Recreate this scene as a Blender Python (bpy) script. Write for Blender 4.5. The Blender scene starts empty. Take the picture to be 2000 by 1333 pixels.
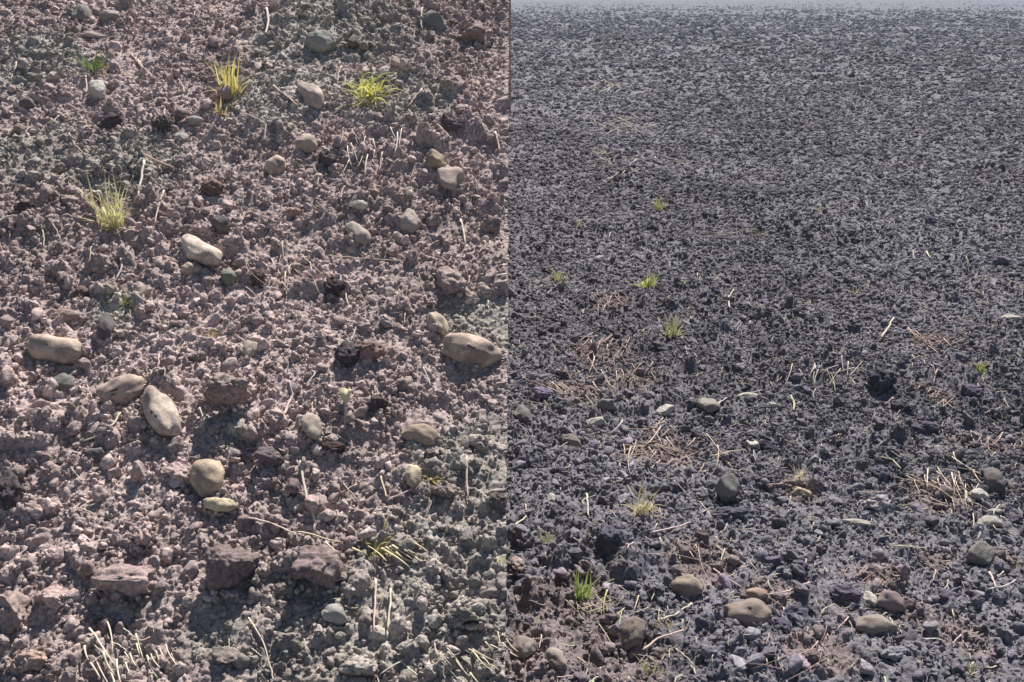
import bpy, bmesh, math, random
import numpy as np
from mathutils import Vector, Matrix, noise as mn

# ------------------------------------------------------------------ camera, sky, sun, exposure
scn = bpy.context.scene
col = scn.collection
F = 1831.0                      # focal length in pixels of the 2000 px wide photograph
CAM_H = 1.35
HORIZON = -6.0
PITCH = math.atan((666.5 - HORIZON) / F)
SUN_AZ, SUN_EL = math.radians(15), math.radians(52)

cd = bpy.data.cameras.new('camera')
cam = bpy.data.objects.new('camera', cd)
col.objects.link(cam)
cd.sensor_fit = 'HORIZONTAL'
cd.sensor_width = 36.0
cd.lens = 36.0 * F / 2000.0
cd.clip_start = 0.02
cd.clip_end = 8000
cam.location = (0, 0, CAM_H)
cam.rotation_euler = (math.pi / 2 - PITCH, 0, 0)
scn.camera = cam

w = bpy.data.worlds.new('World')
scn.world = w
w.use_nodes = True
nt = w.node_tree
bg = nt.nodes['Background']
sky = nt.nodes.new('ShaderNodeTexSky')
sky.sky_type = 'NISHITA'
sky.sun_disc = False
sky.sun_elevation = SUN_EL
sky.sun_rotation = SUN_AZ
sky.air_density = 1.0
sky.dust_density = 0.6
nt.links.new(sky.outputs['Color'], bg.inputs['Color'])
bg.inputs['Strength'].default_value = 0.052

sd = bpy.data.lights.new('sun', 'SUN')
sd.energy = 5.0
sd.angle = math.radians(0.53)
sd.color = (1.0, 0.965, 0.92)
sun = bpy.data.objects.new('sun', sd)
col.objects.link(sun)
to_sun = Vector((math.sin(SUN_AZ) * math.cos(SUN_EL), math.cos(SUN_AZ) * math.cos(SUN_EL), math.sin(SUN_EL)))
sun.rotation_euler = (-to_sun).to_track_quat('-Z', 'Y').to_euler()
sun.location = to_sun * 30

vs = scn.view_settings
vs.view_transform = 'Standard'
vs.look = 'None'
vs.exposure = 0.72
vs.gamma = 1.0
vs.use_curve_mapping = False

rng = np.random.default_rng(7)
random.seed(11)

# ------------------------------------------------------------------ pixel rays and the two grounds
FWD = Vector((0, math.cos(PITCH), -math.sin(PITCH)))
UP = Vector((0, math.sin(PITCH), math.cos(PITCH)))
RIGHT = Vector((1, 0, 0))
CAM = Vector((0, 0, CAM_H))
SLOPE = math.radians(25)
TOE = Vector((0, 1.30, 0))
ES = Vector((0, math.cos(SLOPE), math.sin(SLOPE)))
EN = Vector((0, -math.sin(SLOPE), math.cos(SLOPE)))
S_CREST = 3.9


def ray(px, py):
    return (FWD + RIGHT * ((px - 1000) / F) + UP * ((666.5 - py) / F))


def hit(px, py, side, off=0.0):
    """point of the slope ('L') or of the flat field ('R') seen at a photograph pixel, off metres above it"""
    d = ray(px, py)
    if side == 'L':
        o, n = TOE + EN * off, EN
    else:
        o, n = Vector((0, 0, off)), Vector((0, 0, 1))
    t = (o - CAM).dot(n) / d.dot(n)
    return CAM + d * t, F / t       # the point, pixels per metre there


# ------------------------------------------------------------------ height noise (numpy)
def h01(ix, iy, seed):
    ix = ix.astype(np.int64); iy = iy.astype(np.int64)
    v = (ix * 374761393 + iy * 668265263 + seed * 1274126177) & 0xFFFFFFFF
    v = ((v ^ (v >> 13)) * 1274126177) & 0xFFFFFFFF
    v = ((v ^ (v >> 16)) * 2246822519) & 0xFFFFFFFF
    v = v ^ (v >> 15)
    return (v & 0xFFFFFF) / float(0x1000000)


def vnoise(x, y, seed):
    ix = np.floor(x); iy = np.floor(y)
    fx = x - ix; fy = y - iy
    fx = fx * fx * (3 - 2 * fx); fy = fy * fy * (3 - 2 * fy)
    a = h01(ix, iy, seed); b = h01(ix + 1, iy, seed)
    c = h01(ix, iy + 1, seed); d = h01(ix + 1, iy + 1, seed)
    return (a + (b - a) * fx) * (1 - fy) + (c + (d - c) * fx) * fy - 0.5


def lumps(x, y, cell, seed, rmin, rmax, keep=1.0):
    """half-buried rounded lumps, one or none per cell, each with its own size, stretch and tilt"""
    gx = x / cell; gy = y / cell
    ix = np.floor(gx); iy = np.floor(gy)
    out = np.zeros_like(gx)
    for ox in (-1, 0, 1):
        for oy in (-1, 0, 1):
            jx = ix + ox; jy = iy + oy
            cx = jx + h01(jx, jy, seed); cy = jy + h01(jx, jy, seed + 1)
            r = rmin + (rmax - rmin) * h01(jx, jy, seed + 2) ** 1.6
            r = np.where(h01(jx, jy, seed + 3) < keep, r, 0.0)
            a = h01(jx, jy, seed + 4) * 6.283
            ca, sa = np.cos(a), np.sin(a)
            dx = gx - cx; dy = gy - cy
            ux = (dx * ca + dy * sa) * 1.18; uy = (-dx * sa + dy * ca) * 0.85
            q = r * r - ux * ux - uy * uy
            hh = np.sqrt(np.maximum(q, 0)) * (0.75 + 0.5 * h01(jx, jy, seed + 5)) * (1 + 0.5 * ux / np.maximum(r, 1e-3))
            out = np.maximum(out, hh)
    return out * cell


def soil(x, y, sp, seed):
    """height of crumbly soil; sp is the sheet's own spacing there, features finer than it fade out"""
    def k(c):
        return np.clip((c / (sp + 1e-6) - 1.2) / 1.5, 0, 1)
    wx = x + 0.014 * vnoise(x * 45, y * 45, seed + 50) + 0.004 * vnoise(x * 140, y * 140, seed + 51)
    wy = y + 0.014 * vnoise(x * 45, y * 45, seed + 52) + 0.004 * vnoise(x * 140, y * 140, seed + 53)
    z = 0.10 * vnoise(x * 0.35, y * 0.35, seed + 9) + 0.034 * vnoise(x * 2.1, y * 2.1, seed) + 0.022 * vnoise(x * 6, y * 6, seed + 1) + 0.012 * vnoise(x * 15, y * 15, seed + 2) * k(0.1)
    am = np.clip(0.92 + 1.1 * vnoise(x * 3.3, y * 3.3, seed + 60) + 0.8 * vnoise(x * 8.5, y * 8.5, seed + 61), 0.35, 1.35)
    z = z + 0.55 * lumps(wx, wy, 0.075, seed + 10, 0.15, 0.62, 0.45) * k(0.075) * am
    z = z + 0.66 * lumps(wx, wy, 0.032, seed + 20, 0.20, 0.78, 0.5) * k(0.032) * am
    z = z + 0.62 * lumps(wx, wy, 0.014, seed + 30, 0.25, 0.75, 0.85) * k(0.014) * (0.4 + 0.6 * am)
    z = z + 0.0045 * vnoise(x * 110, y * 110, seed + 40) * k(0.012) + 0.003 * vnoise(x * 210, y * 210, seed + 41) * k(0.008)
    return z


def bank_h(x, s):
    x = np.asarray(x, float); s = np.asarray(s, float)
    z = soil(x, s, np.full_like(x, 0.003), 100)
    return z * np.clip((s + 0.1) / 0.3, 0.2, 1)


def field_sp(y):
    y = np.maximum(np.asarray(y, float), 0.8)
    return np.maximum(0.0028, y * y / (CAM_H * F) * 1.5 * 0.6)


def field_h(x, y):
    x = np.asarray(x, float); y = np.asarray(y, float)
    z = soil(x, y, field_sp(y), 300)
    far = np.clip(y / 60, 0, 1)
    return z + far * 0.25 * vnoise(x * 0.06, y * 0.06, 77)


# ------------------------------------------------------------------ node helpers
def mat_new(name):
    m = bpy.data.materials.new(name)
    m.use_nodes = True
    t = m.node_tree
    return m, t, t.nodes['Principled BSDF']


def node(t, typ, **kw):
    n = t.nodes.new(typ)
    for k, v in kw.items():
        if k in n.inputs:
            n.inputs[k].default_value = v
        else:
            setattr(n, k, v)
    return n


def mix(t, a, b, fac, mode='MIX'):
    n = t.nodes.new('ShaderNodeMix')
    n.data_type = 'RGBA'; n.blend_type = mode
    for s, v in ((0, fac), (6, a), (7, b)):
        if isinstance(v, bpy.types.NodeSocket):
            t.links.new(v, n.inputs[s])
        elif s == 0:
            n.inputs[0].default_value = v
        else:
            n.inputs[s].default_value = (*v, 1) if len(v) == 3 else v
    return n.outputs[2]


def mrange(t, v, a, b, c=0.0, d=1.0):
    n = t.nodes.new('ShaderNodeMapRange')
    n.interpolation_type = 'SMOOTHSTEP'
    t.links.new(v, n.inputs[0])
    for i, q in enumerate((a, b, c, d)):
        n.inputs[i + 1].default_value = q
    return n.outputs[0]


def math_n(t, op, a, b=0.0):
    n = t.nodes.new('ShaderNodeMath'); n.operation = op
    for i, v in enumerate((a, b)):
        if isinstance(v, bpy.types.NodeSocket):
            t.links.new(v, n.inputs[i])
        else:
            n.inputs[i].default_value = v
    return n.outputs[0]


def noise_n(t, vec, scale, detail=4.0, rough=0.6):
    n = t.nodes.new('ShaderNodeTexNoise')
    n.inputs['Scale'].default_value = scale
    n.inputs['Detail'].default_value = detail
    n.inputs['Roughness'].default_value = rough
    if vec is not None:
        t.links.new(vec, n.inputs['Vector'])
    return n.outputs['Fac']


def soil_material(name, base, alt, patches, grain, rough, fine=1.0):
    """soil with two earth colours; patches = where (world point, radius) the second earth lies"""
    m, t, p = mat_new(name)
    g = t.nodes.new('ShaderNodeNewGeometry')
    pos = g.outputs['Position']
    oi = t.nodes.new('ShaderNodeObjectInfo')
    wob = t.nodes.new('ShaderNodeTexNoise')
    wob.inputs['Scale'].default_value = 7.0; wob.inputs['Detail'].default_value = 4
    t.links.new(pos, wob.inputs['Vector'])
    mask = mrange(t, noise_n(t, pos, 1.7, 3), 0.56, 0.72, 0, 0.55)
    for (c, r) in patches:
        d = t.nodes.new('ShaderNodeVectorMath'); d.operation = 'DISTANCE'
        t.links.new(pos, d.inputs[0]); d.inputs[1].default_value = c
        dd = math_n(t, 'MULTIPLY_ADD', wob.outputs['Fac'], r * 1.1)
        dd.node.inputs[2].default_value = -r * 0.55
        q = math_n(t, 'ADD', d.outputs['Value'], dd)
        mask = math_n(t, 'MAXIMUM', mask, mrange(t, q, r * 0.55, r * 1.15, 1, 0))
    c = mix(t, base, alt, mask)
    g1 = noise_n(t, pos, 120, 5, 0.7)
    g2 = noise_n(t, pos, 9, 4, 0.6)
    v = math_n(t, 'MULTIPLY', mrange(t, g1, 0.3, 0.72, 1 - grain, 1 + grain), mrange(t, g2, 0.3, 0.7, 0.82, 1.18))
    v = math_n(t, 'MULTIPLY', v, mrange(t, noise_n(t, pos, 0.55, 3, 0.6), 0.32, 0.68, 0.78, 1.22))
    v = math_n(t, 'MULTIPLY', v, mrange(t, oi.outputs['Random'], 0, 1, 0.76, 1.3))
    cm = t.nodes.new('ShaderNodeCombineColor')
    for i in range(3):
        t.links.new(v, cm.inputs[i])
    c = mix(t, c, cm.outputs[0], 1.0, 'MULTIPLY')
    c = mix(t, c, oi.outputs['Color'], 1.0, 'MULTIPLY')
    t.links.new(c, p.inputs['Base Color'])
    p.inputs['Roughness'].default_value = rough
    p.inputs['Specular IOR Level'].default_value = 0.08
    b = t.nodes.new('ShaderNodeBump')
    b.inputs['Strength'].default_value = 0.4 * fine
    b.inputs['Distance'].default_value = 0.004
    t.links.new(noise_n(t, pos, 260, 5, 0.75), b.inputs['Height'])
    b2 = t.nodes.new('ShaderNodeBump')
    b2.inputs['Strength'].default_value = 0.35
    b2.inputs['Distance'].default_value = 0.02
    t.links.new(noise_n(t, pos, 22, 4, 0.7), b2.inputs['Height'])
    t.links.new(b.outputs['Normal'], b2.inputs['Normal'])
    t.links.new(b2.outputs['Normal'], p.inputs['Normal'])
    return m


def body_material(name, dirt, dirt_amt, rough, bump, spots=0.0):
    """skin or stone whose own colour is the object's colour, soiled with dried earth"""
    m, t, p = mat_new(name)
    tc = t.nodes.new('ShaderNodeTexCoord')
    oi = t.nodes.new('ShaderNodeObjectInfo')
    addv = t.nodes.new('ShaderNodeVectorMath'); addv.operation = 'ADD'
    sc = t.nodes.new('ShaderNodeVectorMath'); sc.operation = 'SCALE'
    sc.inputs[0].default_value = (17, 31, 53)
    t.links.new(oi.outputs['Random'], sc.inputs['Scale'])
    t.links.new(tc.outputs['Object'], addv.inputs[0]); t.links.new(sc.outputs[0], addv.inputs[1])
    vec = addv.outputs[0]
    c = mix(t, oi.outputs['Color'], dirt, mrange(t, noise_n(t, vec, 24, 7, 0.75), 0.36, 0.64, 0, dirt_amt))
    val = mrange(t, noise_n(t, vec, 12, 3), 0.3, 0.7, 0.8, 1.14)
    cm = t.nodes.new('ShaderNodeCombineColor')
    for i in range(3):
        t.links.new(val, cm.inputs[i])
    c = mix(t, c, cm.outputs[0], 1.0, 'MULTIPLY')
    c = mix(t, c, dirt, mrange(t, noise_n(t, vec, 9, 4, 0.6), 0.52, 0.66, 0, dirt_amt * 0.9))
    if spots:
        vo = t.nodes.new('ShaderNodeTexVoronoi'); vo.inputs['Scale'].default_value = 150
        t.links.new(vec, vo.inputs['Vector'])
        c = mix(t, c, (0.13, 0.085, 0.055), mrange(t, vo.outputs['Distance'], 0.12, 0.28, spots, 0))
    t.links.new(c, p.inputs['Base Color'])
    p.inputs['Roughness'].default_value = rough
    p.inputs['Specular IOR Level'].default_value = 0.25
    b = t.nodes.new('ShaderNodeBump')
    b.inputs['Strength'].default_value = bump
    b.inputs['Distance'].default_value = 0.003
    t.links.new(noise_n(t, vec, 170, 5, 0.7), b.inputs['Height'])
    t.links.new(b.outputs['Normal'], p.inputs['Normal'])
    return m


def leaf_material(name, trans, own=None):
    m, t, p = mat_new(name)
    oi = t.nodes.new('ShaderNodeObjectInfo')
    tc = t.nodes.new('ShaderNodeTexCoord')
    c = mix(t, oi.outputs['Color'], (0.5, 0.42, 0.2) if trans > 0.3 else (0.42, 0.34, 0.26), mrange(t, noise_n(t, tc.outputs['Object'], 45, 2), 0.5, 0.75, 0, 0.45))
    if own:
        c = mix(t, own, (own[0] * 0.5, own[1] * 0.48, own[2] * 0.45), oi.outputs['Random'])
    t.links.new(c, p.inputs['Base Color'])
    p.inputs['Roughness'].default_value = 0.75
    p.inputs['Specular IOR Level'].default_value = 0.12
    if trans:
        tr = t.nodes.new('ShaderNodeBsdfTranslucent')
        t.links.new(c, tr.inputs['Color'])
        ms = t.nodes.new('ShaderNodeMixShader')
        ms.inputs[0].default_value = trans
        t.links.new(p.outputs[0], ms.inputs[1]); t.links.new(tr.outputs[0], ms.inputs[2])
        t.links.new(ms.outputs[0], t.nodes['Material Output'].inputs['Surface'])
    return m


def patch_list(side, rows):
    out = []
    for (px, py, rp) in rows:
        p, s = hit(px, py, side)
        out.append((tuple(p), rp / s))
    return out


GREY = patch_list('L', [(40, 120, 150), (60, 300, 120), (250, 330, 130), (640, 60, 190), (560, 190, 130), (780, 190, 130), (950, 640, 110),
                        (940, 900, 130), (900, 1060, 170), (760, 1250, 220), (560, 1290, 130), (930, 1260, 200), (440, 850, 60), (230, 600, 60), (420, 1240, 70)])
RED = patch_list('R', [(1190, 585, 45), (1170, 690, 60), (1110, 765, 70), (1240, 740, 60), (1290, 870, 75), (1815, 660, 50), (1825, 770, 45), (1875, 850, 40), (1950, 865, 35),
                       (1560, 955, 50), (1830, 960, 80), (1720, 1120, 60), (1830, 1085, 45), (1600, 1270, 80), (1780, 1190, 60), (1100, 1160, 110), (1200, 1290, 140), (1060, 1260, 120),
                       (1370, 1090, 90), (1500, 1160, 60), (1880, 1230, 70), (1960, 1080, 40)])
M_BANK = soil_material('bank_soil', (0.37, 0.290, 0.270), (0.335, 0.294, 0.262), GREY, 0.40, 0.95)
M_FIELD = soil_material('field_soil', (0.154, 0.144, 0.160), (0.188, 0.152, 0.150), RED, 0.38, 0.95)
M_POTATO = body_material('potato_skin', (0.21, 0.16, 0.135), 0.78, 0.8, 0.6, 0.5)
M_STONE = body_material('field_stone', (0.20, 0.165, 0.145), 0.38, 0.92, 1.0)
M_GRASS = leaf_material('grass_blade', 0.4)
M_STRAW = leaf_material('dry_straw', 0.15)
M_CHAFF = leaf_material('chaff_straw', 0.0, (0.62, 0.53, 0.42))
M_EYE = body_material('potato_eye', (0.08, 0.05, 0.035), 0.6, 0.9, 0.4)


# ------------------------------------------------------------------ object helpers
def obj(name, me, m=None, parent=None):
    o = bpy.data.objects.new(name, me)
    col.objects.link(o)
    if m is not None and me is not None and not me.materials:
        me.materials.append(m)
    if parent is not None:
        o.parent = parent
    return o


def tag(o, label=None, cat=None, group=None, kind=None):
    if label: o['label'] = label
    if cat: o['category'] = cat
    if group: o['group'] = group
    if kind: o['kind'] = kind
    return o


def grid_mesh(name, P, m):
    nr, nc, _ = P.shape
    me = bpy.data.meshes.new(name)
    me.vertices.add(nr * nc)
    me.vertices.foreach_set('co', P.reshape(-1).astype(np.float32))
    i = np.arange(nr * nc).reshape(nr, nc)
    q = np.stack([i[:-1, :-1], i[:-1, 1:], i[1:, 1:], i[1:, :-1]], -1).reshape(-1, 4)
    me.loops.add(q.size)
    me.loops.foreach_set('vertex_index', q.reshape(-1).astype(np.int32))
    me.polygons.add(len(q))
    me.polygons.foreach_set('loop_start', np.arange(0, q.size, 4, dtype=np.int32))
    me.polygons.foreach_set('use_smooth', np.ones(len(q), bool))
    me.update(calc_edges=True)
    me.materials.append(m)
    return me


# ------------------------------------------------------------------ the flat field
ys_near = np.linspace(-6, 1.1, 12)
pyr = np.linspace(1540, 8, 720)
ang = PITCH + np.arctan((pyr - 666.5) / F)
ys_vis = CAM_H / np.tan(ang)
ys_far = np.array([700, 1000, 1500, 2000.0])
ys = np.concatenate([ys_near[ys_near < ys_vis[0] - 0.1], ys_vis, ys_far[ys_far > ys_vis[-1]]])
tc_ = np.linspace(0, 1, 940)
dref = np.maximum(ys, 1.0)
xl = -0.10 * dref - 0.35
xr = 0.70 * dref + 1.15
X = xl[:, None] + (xr - xl)[:, None] * tc_[None, :]
kl = np.array([-1.4, -0.9, -0.5, -0.2, -0.06])[None, :] * (dref[:, None] + 4) + xl[:, None]
kr = np.array([0.06, 0.2, 0.5, 0.9, 1.4])[None, :] * (dref[:, None] + 4) + xr[:, None]
X = np.concatenate([kl, X, kr], 1)
Y = np.repeat(ys[:, None], X.shape[1], 1)
Z = field_h(X.ravel(), Y.ravel()).reshape(X.shape)
field = obj('ploughed_field', grid_mesh('ploughed_field', np.stack([X, Y, Z], -1), M_FIELD))
tag(field, 'dark crumbly ploughed field running flat to the horizon', kind='structure')

# ------------------------------------------------------------------ the earth bank
s_near = np.linspace(-0.05, 0.06, 8)
s_vis = np.linspace(0.07, S_CREST, 930)
s_vis = 0.07 + (S_CREST - 0.07) * np.linspace(0, 1, 930) ** 1.12
s_top = np.linspace(S_CREST + 0.05, S_CREST + 9, 40)
ss = np.concatenate([s_near, s_vis, s_top])


def profile(s):
    """base line of the bank: slope up to the crest, then rounding over to a flat top and a back slope"""
    s = np.asarray(s, float)
    over = np.maximum(s - S_CREST + 0.35, 0)
    y = TOE.y + s * math.cos(SLOPE) + over * (1 - math.cos(SLOPE)) * np.clip(over / 0.9, 0, 1)
    z = s * math.sin(SLOPE) - over * math.sin(SLOPE) * np.clip(over / 0.9, 0, 1)
    back = np.maximum(s - S_CREST - 5, 0)
    return y, z - back * 0.62


by, bz = profile(ss)
dep = by * math.cos(PITCH) - (bz - CAM_H) * math.sin(PITCH)
wl = -0.56 * np.minimum(dep, 4.2) - 0.45
tx = np.linspace(0, 1, 540)
BX = wl[:, None] * (1 - tx[None, :]) - 0.012 * tx[None, :]
BX = np.concatenate([np.array([-5, -3.2, -1.8, -0.8, -0.25])[None, :] + wl[:, None], BX], 1)
BS = np.repeat(ss[:, None], BX.shape[1], 1)
BH = bank_h(BX.ravel(), BS.ravel()).reshape(BX.shape)
# crumbling edge over the cut
edge = 0.006 * vnoise(BS * 30, BX * 0 + 1, 5) + 0.004 * vnoise(BS * 90, BX * 0 + 2, 6)
BX = BX + edge * np.clip(1 + BX / 0.05, 0, 1)
n_lift = np.stack([np.zeros_like(BH), EN.y * BH, EN.z * BH], -1)
P = np.stack([BX, np.repeat(by[:, None], BX.shape[1], 1), np.repeat(bz[:, None], BX.shape[1], 1)], -1) + n_lift
# the cut side face: steps down from the right edge, leaning a little under it
sides = []
for k in range(1, 41):
    f = (k / 40) ** 1.3
    e = P[:, -1, :].copy()
    zz = e[:, 2] * (1 - f) + (-0.12) * f
    rough = 0.05 * vnoise(e[:, 1] * 6, zz * 6, 30) + 0.03 * vnoise(e[:, 1] * 14, zz * 14, 31) + 0.7 * lumps(e[:, 1], zz, 0.06, 33, 0.2, 0.7, 0.6) + 0.7 * lumps(e[:, 1], zz, 0.025, 43, 0.2, 0.7, 0.7) - 0.03
    e[:, 0] = e[:, 0] - 0.018 - 0.06 * (e[:, 2] - zz) + rough * min(1, k / 6) - 0.012
    e[:, 2] = zz
    sides.append(e[:, None, :])
P = np.concatenate([P] + sides, 1)
bank = obj('soil_bank', grid_mesh('soil_bank', P, M_BANK))
tag(bank, 'light brown crumbly earth slope covered in clods and potatoes', kind='structure')


# ------------------------------------------------------------------ lump meshes
def ico(sub):
    bm = bmesh.new()
    bmesh.ops.create_icosphere(bm, subdivisions=sub, radius=1.0)
    vs_ = np.array([v.co[:] for v in bm.verts])
    fs_ = [[v.index for v in f.verts] for f in bm.faces]
    bm.free()
    return vs_, fs_


ICO = {k: ico(k) for k in (2, 3, 4, 5)}


def finish(name, V, Fc, m, smooth=True):
    me = bpy.data.meshes.new(name)
    me.from_pydata([tuple(v) for v in V], [], Fc)
    me.polygons.foreach_set('use_smooth', [smooth] * len(Fc))
    me.update()
    if m: me.materials.append(m)
    return me


def lump_verts(kind, sub, seed, cap=0, tp=None):
    """unit lump: 'clod' crumbly and broken, 'stone' blunt facets, 'potato' smooth and bent"""
    r = random.Random(seed)
    V, Fc = ICO[sub]
    V = V.copy()
    off = Vector((r.uniform(-50, 50), r.uniform(-50, 50), r.uniform(-50, 50)))
    if kind != 'potato':
        for _ in range(r.randint(4, 7) if kind == 'stone' else r.randint(5, 9)):
            n = np.array([r.gauss(0, 1), r.gauss(0, 1), r.gauss(0, 0.8)]); n /= np.linalg.norm(n)
            c = r.uniform(0.5, 0.85)
            d = V @ n - c
            V = V - np.outer(np.maximum(d, 0) * 0.92, n)
    if cap:                                     # broken flat on top, steep in front
        for n, c in (((0.05, 0.34, 0.94), 0.55), ((0, -0.97, 0.1), 0.62), ((-0.9, -0.2, 0.3), 0.72), ((0.9, -0.1, 0.35), 0.75)):
            n = np.array(n) / np.linalg.norm(n)
            V = V - np.outer(np.maximum(V @ n - c, 0) * 0.75, n)
    out = []
    for v in V:
        p = Vector(v)
        if kind == 'clod':
            a = 0.30 * mn.noise(p * 1.2 + off) + 0.20 * mn.noise(p * 2.9 + off) + 0.08 * mn.noise(p * 6.3 + off) + 0.035 * mn.noise(p * 13 + off)
            a += 0.22 * (0.42 - mn.voronoi(p * 2.6 + off)[0][0]) + (0.10 * (0.4 - mn.voronoi(p * 5.5 + off)[0][0]) if sub > 2 else 0)
        elif kind == 'stone':
            a = 0.20 * mn.noise(p * 1.2 + off) + 0.10 * mn.noise(p * 3 + off) + 0.05 * mn.noise(p * 7 + off) + 0.03 * mn.noise(p * 14 + off)
        else:
            a = 0.27 * mn.noise(p * 1.1 + off) + 0.12 * mn.noise(p * 2.1 + off) + 0.02 * mn.noise(p * 6 + off)
        out.append(p * (1 + a))
    A = np.array([q[:] for q in out])
    if kind == 'potato':
        A[:, 1] += 0.16 * r.uniform(-1, 1) * (A[:, 0] ** 2 - 0.4)
        tp = r.uniform(-0.16, 0.16) if tp is None else tp
        A[:, 1:] *= (1 + tp * A[:, 0])[:, None]
        for _ in range(5):                      # shallow eyes
            n = np.array([r.gauss(0, 1), r.gauss(0, 1), r.gauss(0, 1)]); n /= np.linalg.norm(n)
            U = A / np.linalg.norm(A, axis=1)[:, None]
            A = A * (1 - 0.055 * np.exp(-((1 - U @ n) / 0.018)))[:, None]
    A /= np.abs(A).max(0)[None, :]
    return A, Fc


MATS = {'clod': None, 'stone': M_STONE, 'potato': M_POTATO}


def ground_at(side, P_):
    """height of the rough soil over its base plane at a point, averaged round it"""
    dx = np.array([0, 0.008, -0.008, 0, 0, 0.015, -0.015, 0, 0]); dy = np.array([0, 0, 0, 0.008, -0.008, 0, 0, 0.015, -0.015])
    if side == 'L':
        s = (P_ - TOE).dot(ES)
        return bank_h(P_.x + dx, s + dy)
    return field_h(P_.x + dx, P_.y + dy)


def frame_at(px, py, side, ang, up_off):
    """spot and axes for a thing seen at a pixel: long axis along the picture angle, laid on the ground"""
    n = EN if side == 'L' else Vector((0, 0, 1))
    p, s = hit(px, py, side)
    g = ground_at(side, p)
    gh = float(np.mean(g))
    p, s = hit(px, py, side, gh + up_off)
    a = math.radians(ang)
    d = RIGHT * math.cos(a) - UP * math.sin(a)
    dp = d - n * d.dot(n)
    # the same picture direction followed on the ground
    q, _ = hit(px + 4 * math.cos(a), py + 4 * math.sin(a), side, gh + up_off)
    ax = (q - p)
    stretch = ax.length * s / 4
    ax = ax.normalized() * 0.75 + dp.normalized() * 0.25
    ax = (ax - n * ax.dot(n)).normalized()
    ay = n.cross(ax)
    return p, s, ax, ay, n, stretch


def place_lump(kind, name, label, cat, px, py, wp, hp, ang, side, colr, sink=0.17, group=None, sub=4, seed=None, tall=0.9, tilt=0.0, mesh=None, cap=0, tp=None):
    seed = seed if seed is not None else int(px * 7919 + py * 104729)
    _, s0 = hit(px, py, side)
    T = hp / s0 * tall
    p, s, ax, ay, n, st = frame_at(px, py, side, ang, T * sink)
    L = wp / s * (0.55 + 0.45 * min(st, 1.7))
    W = hp / s
    if tilt:
        R = Matrix.Rotation(math.radians(tilt), 3, ay)
        ax, n = R @ ax, R @ n
    m = MATS[kind] or (M_BANK if side == 'L' else M_FIELD)
    if mesh is None:
        A, Fc = lump_verts(kind, sub, seed, cap, tp)
        A = A * np.array([L / 2, W / 2, T / 2])
        me = finish(name, A, Fc, m)
        sc = Vector((1, 1, 1))
    else:
        me = mesh
        sc = Vector((L / 2, W / 2, T / 2))
    o = obj(name, me)
    M = Matrix((ax, ay, n)).transposed().to_4x4()
    o.matrix_world = Matrix.Translation(p) @ M @ Matrix.Diagonal((*sc, 1))
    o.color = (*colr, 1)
    tag(o, label, cat, group)
    return o, (L / 2, W / 2, T / 2)


def add_eyes(o, dims, spots):
    """sunken dark eyes on a potato's skin, where the photograph shows marks (camera-facing side, unit directions)"""
    inv = o.matrix_world.to_3x3().inverted()
    for (u, v, r, ar) in spots:
        d = (RIGHT * u + UP * v - FWD * math.sqrt(max(0.05, 1 - u * u - v * v)))
        l = inv @ d
        l = Vector((l.x / dims[0], l.y / dims[1], l.z / dims[2])).normalized() if False else l.normalized()
        # surface point: farthest vertex along that direction
        best = max(o.data.vertices, key=lambda q: q.co.normalized().dot(l))
        A, Fc = lump_verts('stone', 2, int(u * 100) + 7)
        A = A * np.array([r * ar, r, r * 0.4])
        me = finish('eye', A, Fc, M_EYE)
        e = obj('eye', me, None, o)
        e.color = (0.12, 0.075, 0.05, 1)
        nn = best.normal
        t1 = nn.cross(Vector((0.3, 0.9, 0.2))).normalized(); t2 = nn.cross(t1)
        e.matrix_local = Matrix.Translation(best.co - nn * r * 0.22) @ Matrix((t1, t2, nn)).transposed().to_4x4()


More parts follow.
